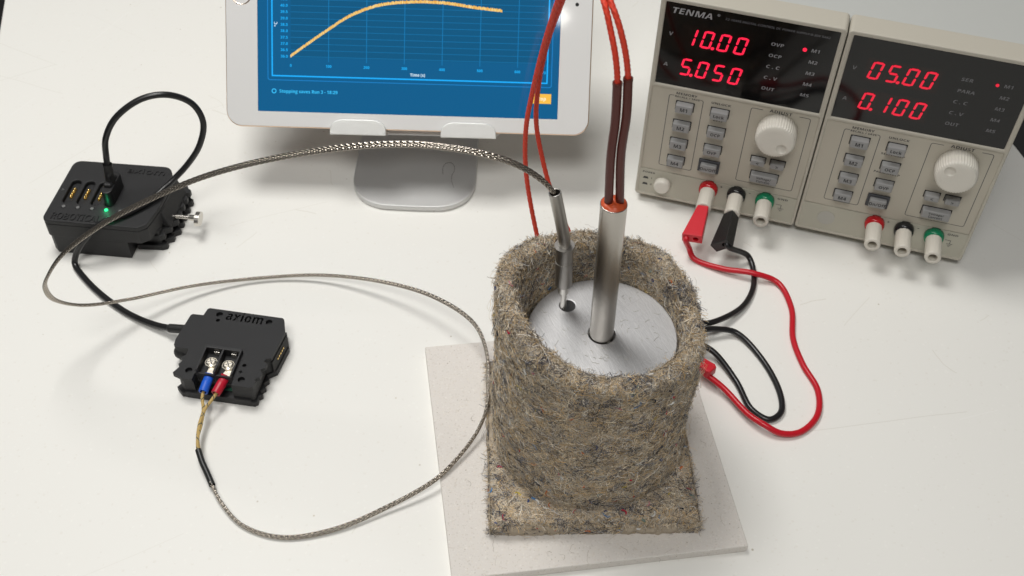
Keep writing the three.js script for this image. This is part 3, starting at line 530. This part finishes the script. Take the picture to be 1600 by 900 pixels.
// ------------------------------------------------------------------ power supply
const PSU = [81.74, 0, -589.95], PSU_TURN = -0.2592;
{
  const t = thing('power_supply', 'beige bench power supply with two front panels of red digits', 'power supply', PSU, PSU_TURN);
  const Y = 6, H = 156;
  part('case', uvBox(box(216, H - 5, 196, 110, Y + H / 2 - 0.5, -16 - 98, 1.5), 20), M.caseGrey, t);
  part('handle', merge([box(66, 5, 12, 82, Y + H + 1.2, -52, 2)]), M.buttonDark, t);
  for (const [x, z] of [[18, -20], [202, -20], [18, -196], [202, -196]]) part('foot', at(cyl(6, 6.5, 6.2, 24), x, 3.1, z), M.blackBoot, t);
  const PX = 12;
  for (let k = 0; k < 2; k++) {
    const X = k * 110;
    // bezel frame with two openings
    const s = rrect(X + 0.35, Y, X + 109.65, Y + H, 2.6);
    const cut = (x0, y0, x1, y1, r) => rrect(x0, y0, x1, y1, r, THREE.Path);
    s.holes.push(cut(X + 2.6, Y + 2.4, X + 107.4, Y + 91.4, 1.0)); s.holes.push(cut(X + 3.6, Y + 94, X + 106.4, Y + 153, 0.8));
    part('front_panel', uvBox(at(extrude(s, 18, 0.9, 3, 8), 0, 0, -18), 20), M.beige, t);
    // printed plates behind the openings
    const map = canvasTex(110 * PX, 92 * PX, (c) => paintPanel(c, k, PX));
    const plateMat = std({ map, roughness: 0.55, bumpMap: null });
    const plate = (u0, v0, u1, v1, z) => { const g = new THREE.BoxGeometry(u1 - u0, v1 - v0, 2); at(g, X + (u0 + u1) / 2, Y + (v0 + v1) / 2, z - 1); const p = g.attributes.position, uv = g.attributes.uv; for (let i = 0; i < p.count; i++) uv.setXY(i, (p.getX(i) - X) / 110, (p.getY(i) - Y) / 92); return g; };
    part('control_plate', plate(2.3, 23.4, 107.7, 91.6, -0.9), plateMat, t);
    part('terminal_plate', plate(2.3, 2.2, 107.7, 23.1, -0.4), plateMat, t);
    const dmap = canvasTex(103 * PX, 60 * PX, (c) => paintDisplay(c, k, PX));
    const dg = new THREE.BoxGeometry(103, 59.4, 2); at(dg, X + 55, Y + 123.5, -1.9);
    const dp = dg.attributes.position, du = dg.attributes.uv; for (let i = 0; i < dp.count; i++) du.setXY(i, (dp.getX(i) - X - 3.5) / 103, (dp.getY(i) - Y - 93.5) / 60);
    const disp = part('display_window', dg, phys({ map: dmap, roughness: 0.07, specularIntensity: 0.9 }), t);
    const rows = k ? [['05.00', 131.8], ['0.100', 109.6]] : [['10.00', 131.3], ['5.050', 109.3]];
    for (const [str, v] of rows) { let i = 0; for (const ch of str) { if (ch === '.') continue; const dotted = str[str.indexOf(ch, 0)] && str.charAt(posOf(str, i) + 1) === '.'; part('digit', at(digitGeo(ch, dotted), X + 21.2 + 10.15 * i, Y + v, -0.85), k ? M.digitDim : M.digit, disp); i++; } }
    part('indicator_light', at(rot(cyl(k ? 1.0 : 1.25, k ? 1.0 : 1.25, 0.6, 20), Math.PI / 2, 0, 0), X + 88.6, Y + 137.1, -0.75), k ? M.digitDim : M.digit, disp);
    // buttons
    const btn = (u, v, w, h, txt, m = M.buttonGrey, two) => {
      part('button_well', box(w + 1.3, h + 1.3, 1, X + u, Y + v, -1.3, 0.3), M.printDeep, t);
      const b = part('button', merge([box(w, h, 5.4, X + u, Y + v, 0.9, 0.9)]), m, t);
      const L = two ? merge([at(lettering(txt, 1.7, 0.08, font), X + u, Y + v + 1.15, 3.56), at(lettering(two, 1.7, 0.08, font), X + u, Y + v - 1.2, 3.56)]) : at(lettering(txt, txt.length > 2 ? 2.3 : 2.7, 0.08, font), X + u, Y + v, 3.56);
      part('button_lettering', L, M.ink, b); return b;
    };
    ['M1', 'M2', 'M3', 'M4'].forEach((s2, i) => btn(24.6, 79.6 - 14.75 * i, 11, 6.4, s2));
    ['Lock', 'OCP', 'OVP'].forEach((s2, i) => btn(47, 79.8 - 14.7 * i, 11, 6.4, s2));
    part('button_surround', box(14, 10, 2.2, X + 46.7, Y + 36, -0.4, 0.6), M.buttonDark, t);
    btn(46.7, 36, 10.6, 6.6, 'On/Off');
    btn(77, 49.4, 9, 4.6, '<'); btn(89.6, 49.4, 9, 4.6, '>');
    btn(83.2, 36.4, 17.5, 6.6, 'Voltage/', M.buttonGrey, 'Current');
    // knob: ribbed skirt, dished face, finger dimple
    const kx = X + 84.4, ky = Y + 75.2, prof = [[0.01, 12.4], [8, 12.4], [10.6, 12.2], [11.8, 11.5], [12.3, 10.4], [12.55, 6], [12.8, 0], [0.01, 0]].map(([r, z]) => new THREE.Vector2(r, z));
    const kg = new THREE.LatheGeometry(prof.reverse(), 180), kp = kg.attributes.position;
    for (let i = 0; i < kp.count; i++) { const x = kp.getX(i), z = kp.getZ(i), y = kp.getY(i), r = Math.hypot(x, z); if (r > 11.6 && y > 0.5) { const a = Math.atan2(z, x), f = 1 + 0.028 * Math.sign(Math.sin(a * 45)) * Math.min(1, Math.abs(Math.sin(a * 45)) * 1.6); kp.setX(i, x * f); kp.setZ(i, z * f); } }
    kg.computeVertexNormals();
    const dimA = k ? 2.4 : -0.72, ev = new Evaluator(); ev.useGroups = false;
    const bk = new Brush(kg); bk.updateMatrixWorld(); const bd = new Brush(at(new THREE.SphereGeometry(4.2, 32, 24), Math.cos(dimA) * 6.6, 14.6, -Math.sin(dimA) * 6.6)); bd.updateMatrixWorld();
    const kc = ev.evaluate(bk, bd, SUBTRACTION).geometry; rot(kc, Math.PI / 2, 0, 0); at(kc, kx, ky, -0.8);
    part('adjust_knob', kc, M.knob, t);
    // binding posts
    [[49.5, M.postRed, 'red'], [68.4, M.postBlack, 'black'], [87.5, M.postGreen, 'green']].forEach(([u, m, nm]) => {
      const col = new THREE.LatheGeometry([[0.5, -1], [6.3, -1], [6.4, 1.2], [6.1, 3.2], [5.2, 4.6], [3, 5]].map(([r, z]) => new THREE.Vector2(r, z)), 40); rot(col, Math.PI / 2, 0, 0); at(col, X + u, Y + 17.4, 0);
      const post = part('binding_post', col, m, t, nm + ' collared binding post');
      const slv = new THREE.LatheGeometry([[4.6, 3.5], [5.05, 4.2], [5.15, 20.6], [4.75, 21.6], [3.2, 21.6], [2.7, 21.0], [2.6, 6]].map(([r, z]) => new THREE.Vector2(r, z)), 72), sp = slv.attributes.position;
      for (let i = 0; i < sp.count; i++) { const x = sp.getX(i), z = sp.getZ(i), r = Math.hypot(x, z); if (r > 4.9) { const f = 1 - 0.025 * Math.pow(Math.max(0, Math.sin(Math.atan2(z, x) * 12)), 4); sp.setX(i, x * f); sp.setZ(i, z * f); } }
      slv.computeVertexNormals(); rot(slv, Math.PI / 2, 0, 0); at(slv, X + u, Y + 17.4, 0);
      part('post_sleeve', slv, M.postWhite, post);
      part('post_socket', at(rot(cyl(2.62, 2.62, 1, 24), Math.PI / 2, 0, 0), X + u, Y + 17.4, 9), M.screwSteel, post);
    });
    if (!k) { part('power_button', at(rot(new THREE.LatheGeometry([[0.01, 4.6], [4, 4.5], [5.2, 3.8], [5.5, 2.6], [5.6, -1]].map(([r, z]) => new THREE.Vector2(r, z)).reverse(), 36), Math.PI / 2, 0, 0), 18.4, Y + 12.6, 0), M.knob, t); part('power_button_ring', at(new THREE.TorusGeometry(5.9, 0.35, 8, 40), 18.4, Y + 12.6, -0.2), M.beige, t); }
    else part('blank_plug', at(rot(cyl(5.6, 5.6, 0.5, 36), Math.PI / 2, 0, 0), X + 18.8, Y + 13.2, -0.3), std({ color: C(0.44, 0.43, 0.39), roughness: 0.35 }), t);
  }
}
function posOf(str, n) { let k = -1; for (let i = 0; i < str.length; i++) { if (str[i] !== '.') k++; if (k === n) return i; } return -1; }
function digitGeo(ch, dot) {      // seven slanted segments, 12.4 mm tall
  const on = { 0: 'abcdef', 1: 'bc', 5: 'afgcd' }[ch], w = 6.6, h = 12.4, s = 1.35, gs = [];
  const hx = (x, y) => poly([[x - w / 2 + 0.9, y], [x - w / 2 + 0.9 + s / 2, y + s / 2], [x + w / 2 - 0.9 - s / 2, y + s / 2], [x + w / 2 - 0.9, y], [x + w / 2 - 0.9 - s / 2, y - s / 2], [x - w / 2 + 0.9 + s / 2, y - s / 2]]);
  const vx = (x, y) => { const q = h / 4 - 0.35; return poly([[x, y + q], [x + s / 2, y + q - s / 2], [x + s / 2, y - q + s / 2], [x, y - q], [x - s / 2, y - q + s / 2], [x - s / 2, y + q - s / 2]]); };
  const P = { a: () => hx(0, h / 2 - s / 2), g: () => hx(0, 0), d: () => hx(0, -h / 2 + s / 2), b: () => vx(w / 2 - s / 2, h / 4), c: () => vx(w / 2 - s / 2, -h / 4), f: () => vx(-w / 2 + s / 2, h / 4), e: () => vx(-w / 2 + s / 2, -h / 4) };
  for (const c of on) gs.push(extrude(P[c](), 0.25));
  if (dot) { const d = new THREE.Shape(); d.absarc(w / 2 + 1.35, -h / 2 + 0.9, 1.05, 0, 2 * Math.PI, false); gs.push(extrude(d, 0.25)); }
  const g = merge(gs); const p = g.attributes.position; for (let i = 0; i < p.count; i++) p.setX(i, p.getX(i) + p.getY(i) * 0.16); return g;
}
function paintPanel(c, k, q) {      // u right, v up, in millimetres; canvas height is 92 mm
  const X = (u) => u * q, Yv = (v) => (92 - v) * q;
  c.fillStyle = '#bcb6a8'; c.fillRect(0, 0, 110 * q, 92 * q);
  c.fillStyle = '#b7b4a6'; c.fillRect(0, Yv(23.2), 110 * q, 23.2 * q);
  let s = 3 + k; const r = () => { s = (s * 1664525 + 1013904223) >>> 0; return s / 4294967296; };
  for (let i = 0; i < 2600; i++) { c.fillStyle = r() < 0.5 ? 'rgba(90,80,60,0.05)' : 'rgba(255,250,235,0.05)'; c.fillRect(r() * 110 * q, r() * 92 * q, 1 + r() * 5, 1 + r() * 3); }
  c.strokeStyle = '#4a4a4c'; c.lineWidth = 0.42 * q; c.fillStyle = '#2e2e31';
  const frame = (u0, v0, u1, v1, gapA, gapB) => { const e = 1.6; c.beginPath(); c.moveTo(X(gapA), Yv(v1)); c.lineTo(X(u0 + e), Yv(v1)); c.quadraticCurveTo(X(u0), Yv(v1), X(u0), Yv(v1 - e)); c.lineTo(X(u0), Yv(v0 + e)); c.quadraticCurveTo(X(u0), Yv(v0), X(u0 + e), Yv(v0)); c.lineTo(X(u1 - e), Yv(v0)); c.quadraticCurveTo(X(u1), Yv(v0), X(u1), Yv(v0 + e)); c.lineTo(X(u1), Yv(v1 - e)); c.quadraticCurveTo(X(u1), Yv(v1), X(u1 - e), Yv(v1)); c.lineTo(X(gapB), Yv(v1)); c.stroke(); };
  frame(13.8, 28.6, 35.6, 86.6, 17, 33.6); frame(65.6, 28.8, 102.6, 88.6, 73, 95.5);
  const T = (str, u, v, size, wide = 1, weight = 'bold') => { c.save(); c.translate(X(u), Yv(v)); c.scale(wide, 1); c.font = weight + ' ' + size * q + 'px sans-serif'; c.textAlign = 'center'; c.textBaseline = 'middle'; c.fillText(str, 0, 0); c.restore(); };
  T('MEMORY', 24.6, 88.6, 2.5, 1.25); T('RECALL / SAVE', 25.4, 86.1, 1.9, 1.25);
  T('UNLOCK', 46.8, 86.6, 2.3, 1.35); T('ADJUST', 84, 88.9, 3.0, 1.35);
  if (k) { T('SER/INDEP', 46.4, 73.6, 2.1, 1.35); T('PARA/INDEP', 46.4, 58.9, 2.1, 1.3); } else T('BEEP', 47, 73.4, 2.1, 1.35);
  T('+', 57.6, 20.4, 3.4); T('–', 76.8, 20.4, 3.4); T('GND', 98.6, 20.6, 2.2, 1.45);
  c.lineWidth = 0.4 * q; c.beginPath(); c.moveTo(X(95), Yv(15.6)); c.lineTo(X(98.6), Yv(15.6)); c.lineTo(X(98.6), Yv(12.6)); for (const [d, w] of [[12.6, 2], [11.5, 1.3], [10.5, 0.6]]) { c.moveTo(X(98.6 - w), Yv(d)); c.lineTo(X(98.6 + w), Yv(d)); } c.stroke();
  if (!k) { T('POWER', 8.2, 20.2, 1.9, 1.3); for (const [v, l] of [[15.4, '▪ I'], [10, '▪ O']]) { c.beginPath(); c.moveTo(X(4.6), Yv(v - 0.9)); c.lineTo(X(8.6), Yv(v - 0.9)); c.lineTo(X(7.8), Yv(v + 0.9)); c.lineTo(X(5.4), Yv(v + 0.9)); c.fill(); T(l.slice(2), 10.6, v, 1.9); } }
}
function paintDisplay(c, k, q) {
  const X = (u) => (u - 3.5) * q, Yv = (v) => (60 - (v - 93.5)) * q;
  c.fillStyle = '#0b0b0c'; c.fillRect(0, 0, 103 * q, 60 * q);
  c.fillStyle = k ? '#1e100e' : '#120b0b'; c.fillRect(X(15), Yv(139.8), 43 * q, 16.4 * q); c.fillRect(X(14.4), Yv(117.6), 43 * q, 16.4 * q);
  c.fillStyle = '#8d8d90';
  const T = (str, u, v, size, wide = 1, font2 = 'bold', skew = 0, align = 'center') => { c.save(); c.translate(X(u), Yv(v)); c.transform(wide, 0, -skew, 1, 0, 0); c.font = font2 + ' ' + size * q + 'px sans-serif'; c.textAlign = align; c.textBaseline = 'middle'; c.fillText(str, 0, 0); c.restore(); };
  if (!k) { c.fillStyle = '#a5a5a8'; T('TENMA', 20, 147.6, 5.6, 1.28, 'bold', 0.22); T('®', 35.4, 149.4, 2.4); c.fillStyle = '#85858a'; T('72-10495 DIGITAL-CONTROL DC POWER SUPPLY 0-30V 5AX2', 70.4, 147.9, 2.05, 1.12, 'normal', 0.1); }
  c.fillStyle = k ? '#6a6a6e' : '#8f8f93';
  T('V', 9, 131.2, 3.6, 1.15, 'bold', 0.12); T('A', 8.6, 108.8, 3.6, 1.15, 'bold', 0.12);
  (k ? ['SER', 'PARA', 'C.C', 'C.V', 'OUT'] : ['OVP', 'OCP', 'C.C', 'C.V', 'OUT']).forEach((s, i) => T(s.replace('.', ' . '), 68.6, 136.8 - 8 * i, 3.2, 1.25, 'bold', 0.12, 'left'));
  ['M1', 'M2', 'M3', 'M4', 'M5'].forEach((s, i) => T(s, 95, 137.2 - 8 * i, 3.2, 1.2, 'bold', 0.12));
}

// ------------------------------------------------------------------ test leads
function bootGeo(flip) {      // wedge shaped plug boot: x across, y thickness, z out of the post
  const s = poly([[-2.7, 0], [2.7, 0], [3.2, 4], [3.8, 28], [-8.2, 28], [-3.4, 4]].map(([x, z]) => [x * flip, z])); const pts = s.getPoints();
  const g0 = at(rot(new THREE.ExtrudeGeometry(new THREE.Shape(pts), { depth: 6.6, bevelEnabled: true, bevelSize: 0.5, bevelThickness: 0.5, bevelSegments: 2 }), Math.PI / 2, 0, 0), 0, 3.3, 0);
  const a = new Brush(g0), b = new Brush(at(rot(cyl(1.9, 1.9, 10, 24), Math.PI / 2, 0, 0), 0.2 * flip, 0, 27)); a.updateMatrixWorld(); b.updateMatrixWorld(); const ev = new Evaluator(); ev.useGroups = false; return uvBox(ev.evaluate(a, b, SUBTRACTION).geometry, 12);
}
const psuPoint = (u, y, out) => [PSU[0] + u * Math.cos(PSU_TURN) + out * Math.sin(PSU_TURN), y, PSU[2] - u * Math.sin(PSU_TURN) + out * Math.cos(PSU_TURN)];
function lead(label, mBoot, mWire, u, flip, roll, dip, pts, clip) {
  const t = thing('test_lead', label, 'test lead', [0, 0, 0], 0, 'test leads from the power supply');
  const g = bootGeo(flip); rot(g, 0, 0, roll); rot(g, dip, 0, 0); rot(g, 0, PSU_TURN, 0); at(g, ...psuPoint(u, 23.2, 18.6));
  part('plug_boot', g, mBoot, t);
  part('plug_pin', rod(psuPoint(u, 23.4, 8), psuPoint(u, 23.3, 20), 1.9), M.gold, t);
  part('wire', tube(pts, 1.85, 420, 16), mWire, t);
  const cg = uvBox((() => { const s = poly([[0, -3], [13, -4.6], [15, -3.2], [15, 3.2], [13, 4.6], [0, 3]]); const q = at(rot(extrude(s, 7.4, 0.9, 2), Math.PI / 2, 0, 0), 0, 3.7, 0); return q; })(), 12);
  cg.scale(0.9, 0.9, 0.9); rot(cg, 0, clip.turn, 0); rot(cg, clip.tip || 0, 0, 0); at(cg, ...clip.at); part('clip_boot', cg, mBoot, t);
  part('clip_jaw', merge([rot2(at(box(16, 1, 4, -7, 1.4, 0, 0.3), 0, 0, 0), clip.turn, ...clip.at), rot2(at(box(16, 1, 4, -7, -1.4, 0, 0.3), 0, 0, 0), clip.turn, ...clip.at)]), M.screwSteel, t);
}
lead('red test lead curving from the red power supply post to the felt', M.redBoot, M.redPVC, 49.5, 1, 0.12, 0.14,
  [psuPoint(44.6, 19, 42), psuPoint(43.6, 17.8, 47.5), [115.2, 8, -535.6], [118.8, 2.4, -531.4], [136.9, 4, -521.1], [155.3, 6.6, -515.6], [171.3, 3, -511.5], [177.4, 2, -491.1], [174.9, 2, -464.3], [178, 2, -444.1], [183.9, 2, -424.7], [180.5, 2, -405.7], [168.5, 2, -393.4], [157, 3.5, -391.2], [147.5, 6.4, -394.6], [139.4, 6.2, -401.7], [126.4, 7, -419.9], [114.5, 9.5, -430]],
  { at: [110.5, 11, -437], turn: -2.2 + Math.PI * 1 - 1.7, tip: 0 });
lead('black test lead curving from the black power supply post to the felt', M.blackBoot, M.blackPVC, 68.4, 1, 0.75, 0.12,
  [psuPoint(69.5, 22, 40), psuPoint(70.2, 20, 47), [154.4, 6, -531], [156.4, 2, -512.5], [146.6, 3, -489.8], [124, 8, -470.3], [113.6, 10, -466.8], [110.5, 10, -464.2], [114.5, 9.5, -462.4], [125, 7.5, -465.5], [139.4, 4, -466.2], [153.2, 2, -447.9], [161, 2, -421.3], [159.4, 2, -407], [152, 2, -401.8], [142.7, 2.4, -408.2], [135.5, 3, -428.9], [123.2, 7, -447.4], [113, 10, -452]],
  { at: [103, 11, -453.5], turn: 0.1 });

// ------------------------------------------------------------------ tablet and stand
const TAB = { at: [-72.89, 51.81, -591.11], r: V(0.99991, 0, -0.01313), up: V(-0.00798, 0.79384, -0.60808), n: V(0.01042, 0.60813, 0.79377) };
function tabletFrame(o) { o.quaternion.setFromRotationMatrix(new THREE.Matrix4().makeBasis(TAB.r, TAB.up, TAB.n)); }
{
  const t = thing('tablet', 'white tablet with gold rim showing a rising orange curve on blue', 'tablet', TAB.at); tabletFrame(t);
  part('back_shell', at(extrude(rrect(-120, 0, 120, 169.5, 10.5), 7.2, 1.6, 5, 16), 0, 0, -7.5), M.tabletGold, t);
  const fg = rrect(-119.2, 0.8, 119.2, 168.7, 9.8); fg.holes.push(rrect(-98.9, 10.4, 98.9, 159.1, 0.3, THREE.Path)); fg.holes.push(hole(-109.2, 84.75, 6.6));
  part('front_glass', at(extrude(fg, 0.8, 0.12, 2, 16), 0, 0, -0.75), M.tabletWhite, t);
  const map = canvasTex(1576, 1184, paintScreen), sg = at(new THREE.PlaneGeometry(197.6, 148.6), 0, 84.75, -0.06);
  part('screen', sg, phys({ color: C(0.006, 0.006, 0.007), roughness: 0.05, emissive: C(1, 1, 1), emissiveMap: map, emissiveIntensity: 1.0 }), t);
  part('screen_surround', at(extrude(rrect(-98.9, 10.4, 98.9, 159.1, 0.3), 0.5), 0, 0, -0.7), M.printDeep, t);
  part('home_button', at(extrude((() => { const s = new THREE.Shape(); s.absarc(0, 0, 5.6, 0, 2 * Math.PI, false); return s; })(), 0.5, 0.1), -109.2, 84.75, -0.75), M.tabletWhite, t);
  part('home_ring', at(new THREE.TorusGeometry(6.05, 0.55, 8, 48), -109.2, 84.75, -0.4), M.homeRing, t);
  part('camera_lens', at(rot(cyl(1.2, 1.2, 0.3, 24), Math.PI / 2, 0, 0), 109.2, 84.75, -0.02), M.printDeep, t);
}
function paintScreen(c, W, Hh) {
  const q = 8, X = (u) => (u + 98.5) * q, Yv = (v) => (158.75 - v) * q;
  c.fillStyle = '#005c8c'; c.fillRect(0, 0, W, Hh);
  c.fillStyle = '#005680'; c.fillRect(X(-77), Yv(148), 170 * q, 102 * q);
  const ln = (col, w, pts, close) => { c.strokeStyle = col; c.lineWidth = w * q; c.lineJoin = 'round'; c.beginPath(); pts.forEach(([u, v], i) => (i ? c.lineTo(X(u), Yv(v)) : c.moveTo(X(u), Yv(v)))); if (close) c.closePath(); c.stroke(); };
  ln('#1580c8', 0.55, [[-91.9, 154], [-91.9, 32], [-91, 31.2], [93, 31.2], [93.8, 32], [93.8, 154]], true);
  ln('#19b0ff', 0.95, [[-89.1, 151], [-89.1, 33.9], [90.9, 33.9], [90.9, 151]], true);
  for (let i = 0; i < 25; i++) { const v = 46.6 + 4.045 * i; ln('#0a74ad', 0.32, [[-77, v], [88, v]]); }
  for (let i = 1; i < 7; i++) { const u = -77 + 24.72 * i; ln('#0d7ab6', 0.45, [[u, 43.5], [u, 148]]); }
  const T = (str, u, v, size, col, align = 'center', w = 'bold') => { c.fillStyle = col; c.font = w + ' ' + size * q + 'px sans-serif'; c.textAlign = align; c.textBaseline = 'middle'; c.fillText(str, X(u), Yv(v)); };
  for (let i = 0; i < 25; i++) T((36 + 0.5 * i).toFixed(1), -78.8, 46.6 + 4.045 * i, 2.5, '#18b4ff', 'right');
  for (let i = 0; i < 7; i++) T(String(i * 100), -77 + 24.72 * i, 40.7, 2.4, '#18b4ff');
  T('670', 90, 40.6, 2.4, '#18b4ff', 'right');
  T('Time (s)', 6, 36.8, 2.6, '#e6f4ff');
  c.save(); c.translate(X(-86.6), Yv(66.8)); c.rotate(-Math.PI / 2); c.font = 'bold ' + 3 * q + 'px sans-serif'; c.fillStyle = '#d7ecff'; c.textAlign = 'center'; c.textBaseline = 'middle'; c.fillText('°C', 0, 0); c.restore();
  // the curve: a band of jittering samples
  const K = [[-77, 46.8], [-64.9, 55.6], [-52.2, 64.5], [-39.7, 72.7], [-27.1, 78.3], [-14.6, 81.7], [1.1, 83.3], [12, 83.6], [23.1, 83.2], [33, 82.2], [42, 81], [52, 80.1], [60.2, 79.4]];
  const cv = new THREE.SplineCurve(K.map(([a, b]) => new THREE.Vector2(a, b))).getSpacedPoints(900); let s = 7; const r = () => { s = (s * 1664525 + 1013904223) >>> 0; return s / 4294967296; };
  for (const p of cv) { const j = (r() - 0.5) * 0.9; c.strokeStyle = ['#f2bb5c', '#f7cf7c', '#eda94c', '#ffdc96'][(r() * 4) | 0]; c.lineWidth = 0.5 * q; c.beginPath(); c.moveTo(X(p.x), Yv(p.y - 0.8 + j * 0.5)); c.lineTo(X(p.x), Yv(p.y + 0.8 + j)); c.stroke(); }
  c.strokeStyle = '#39c4ff'; c.lineWidth = 0.6 * q; c.beginPath(); c.arc(X(-88), Yv(24), 1.3 * q, 0, 2 * Math.PI); c.stroke();
  T('Stopping saves Run 3 - 18:29', -84.6, 24, 2.85, '#3cc6ff', 'left');
  c.fillStyle = '#fbc04a'; c.fillRect(X(80.5), Yv(27), 13.5 * q, 6.4 * q); T('Stop', 87.4, 23.8, 3.1, '#fff3d0');
}
{
  const t = thing('tablet_stand', 'silver aluminium tablet stand with a flat rounded foot and two front hooks', 'tablet stand', [-70.5, 0, -569]);
  const s = new THREE.Shape(); s.moveTo(-20, 0.4); s.quadraticCurveTo(0, -0.8, 20, 0.4); s.bezierCurveTo(33, 3, 42.5, 12, 42.6, 30); s.lineTo(42, 122); s.lineTo(-42, 122); s.lineTo(-42.6, 30); s.bezierCurveTo(-42.5, 12, -33, 3, -20, 0.4);
  part('foot_plate', uvBox(slab(s, 0.4, 4.6, 0.9, 24), 10), M.standAl, t);
  part('foot_pad', slab(rrect(-36, 8, 36, 112, 8), 0, 0.5, 0.1), M.blackBoot, t);
  const neck = [[0, 2.5, -112], [0, 20, -121], [0, 55, -121], [0, 95, -108]]; const nk = [];
  { const c = spline(neck).getPoints(24); const sh = []; for (let i = 0; i < c.length; i++) sh.push([c[i].z, c[i].y]); const a = sh.map(([z, y]) => [z - 2, y]), b = sh.map(([z, y]) => [z + 2, y]).reverse(); const g = extrude(poly([...a, ...b]), 70, 0.4); rot(g, 0, -Math.PI / 2, 0); g.scale(1, 1, 1); nk.push(at(g, 35, 0, 0)); }
  part('neck', uvBox(nk[0], 10), M.standAl, t);
  const cr = new THREE.Group(); cr.name = 'cradle'; t.add(cr); tabletFrame(cr); cr.position.set((TAB.at[0] + 70.5) * MM, TAB.at[1] * MM, (TAB.at[2] + 569) * MM);
  part('back_plate', uvBox(at(extrude(rrect(-52, -3, 62, 105, 6), 2.6, 0.4), 0, 0, -10.4), 10), M.standAl, cr);
  for (const [a, b] of [[-51, -14], [22, 58.6]]) {
    part('front_hook', uvBox(at(extrude((() => { const q = new THREE.Shape(), m = 6.6; q.moveTo(a, -3.4); q.lineTo(b, -3.4); q.lineTo(b, -0.5); q.quadraticCurveTo(b - 0.5, m - 0.6, b - 9, m); q.lineTo(a + 9, m); q.quadraticCurveTo(a + 0.5, m - 0.6, a, -0.5); return q; })(), 2.6, 0.45, 3), 0, 0, 1.6), 10), M.standLip, cr);
    part('hook_ledge', uvBox(box(b - a, 2.6, 12.6, (a + b) / 2, -2.0, -4.2, 0.4), 10), M.standLip, cr);
  }
}

{
  const h = new THREE.Mesh(bake(tube([[-51.2, 4.9, -602.9], [-51.7, 4.9, -609.7], [-49.8, 4.9, -614.6], [-46.6, 4.9, -615.5], [-44.2, 4.9, -612.8], [-43.4, 4.9, -607.4], [-44.9, 4.9, -601.9], [-44.5, 4.9, -595.2], [-42.8, 4.9, -589.3]], 0.11, 80, 5)), M.hair); h.name = 'stray_hair'; h.castShadow = h.receiveShadow = true;
  h.userData = { label: 'thin dark hair curled on the foot of the tablet stand', category: 'hair' }; scene.add(h);
}
renderer.render(scene, camera);
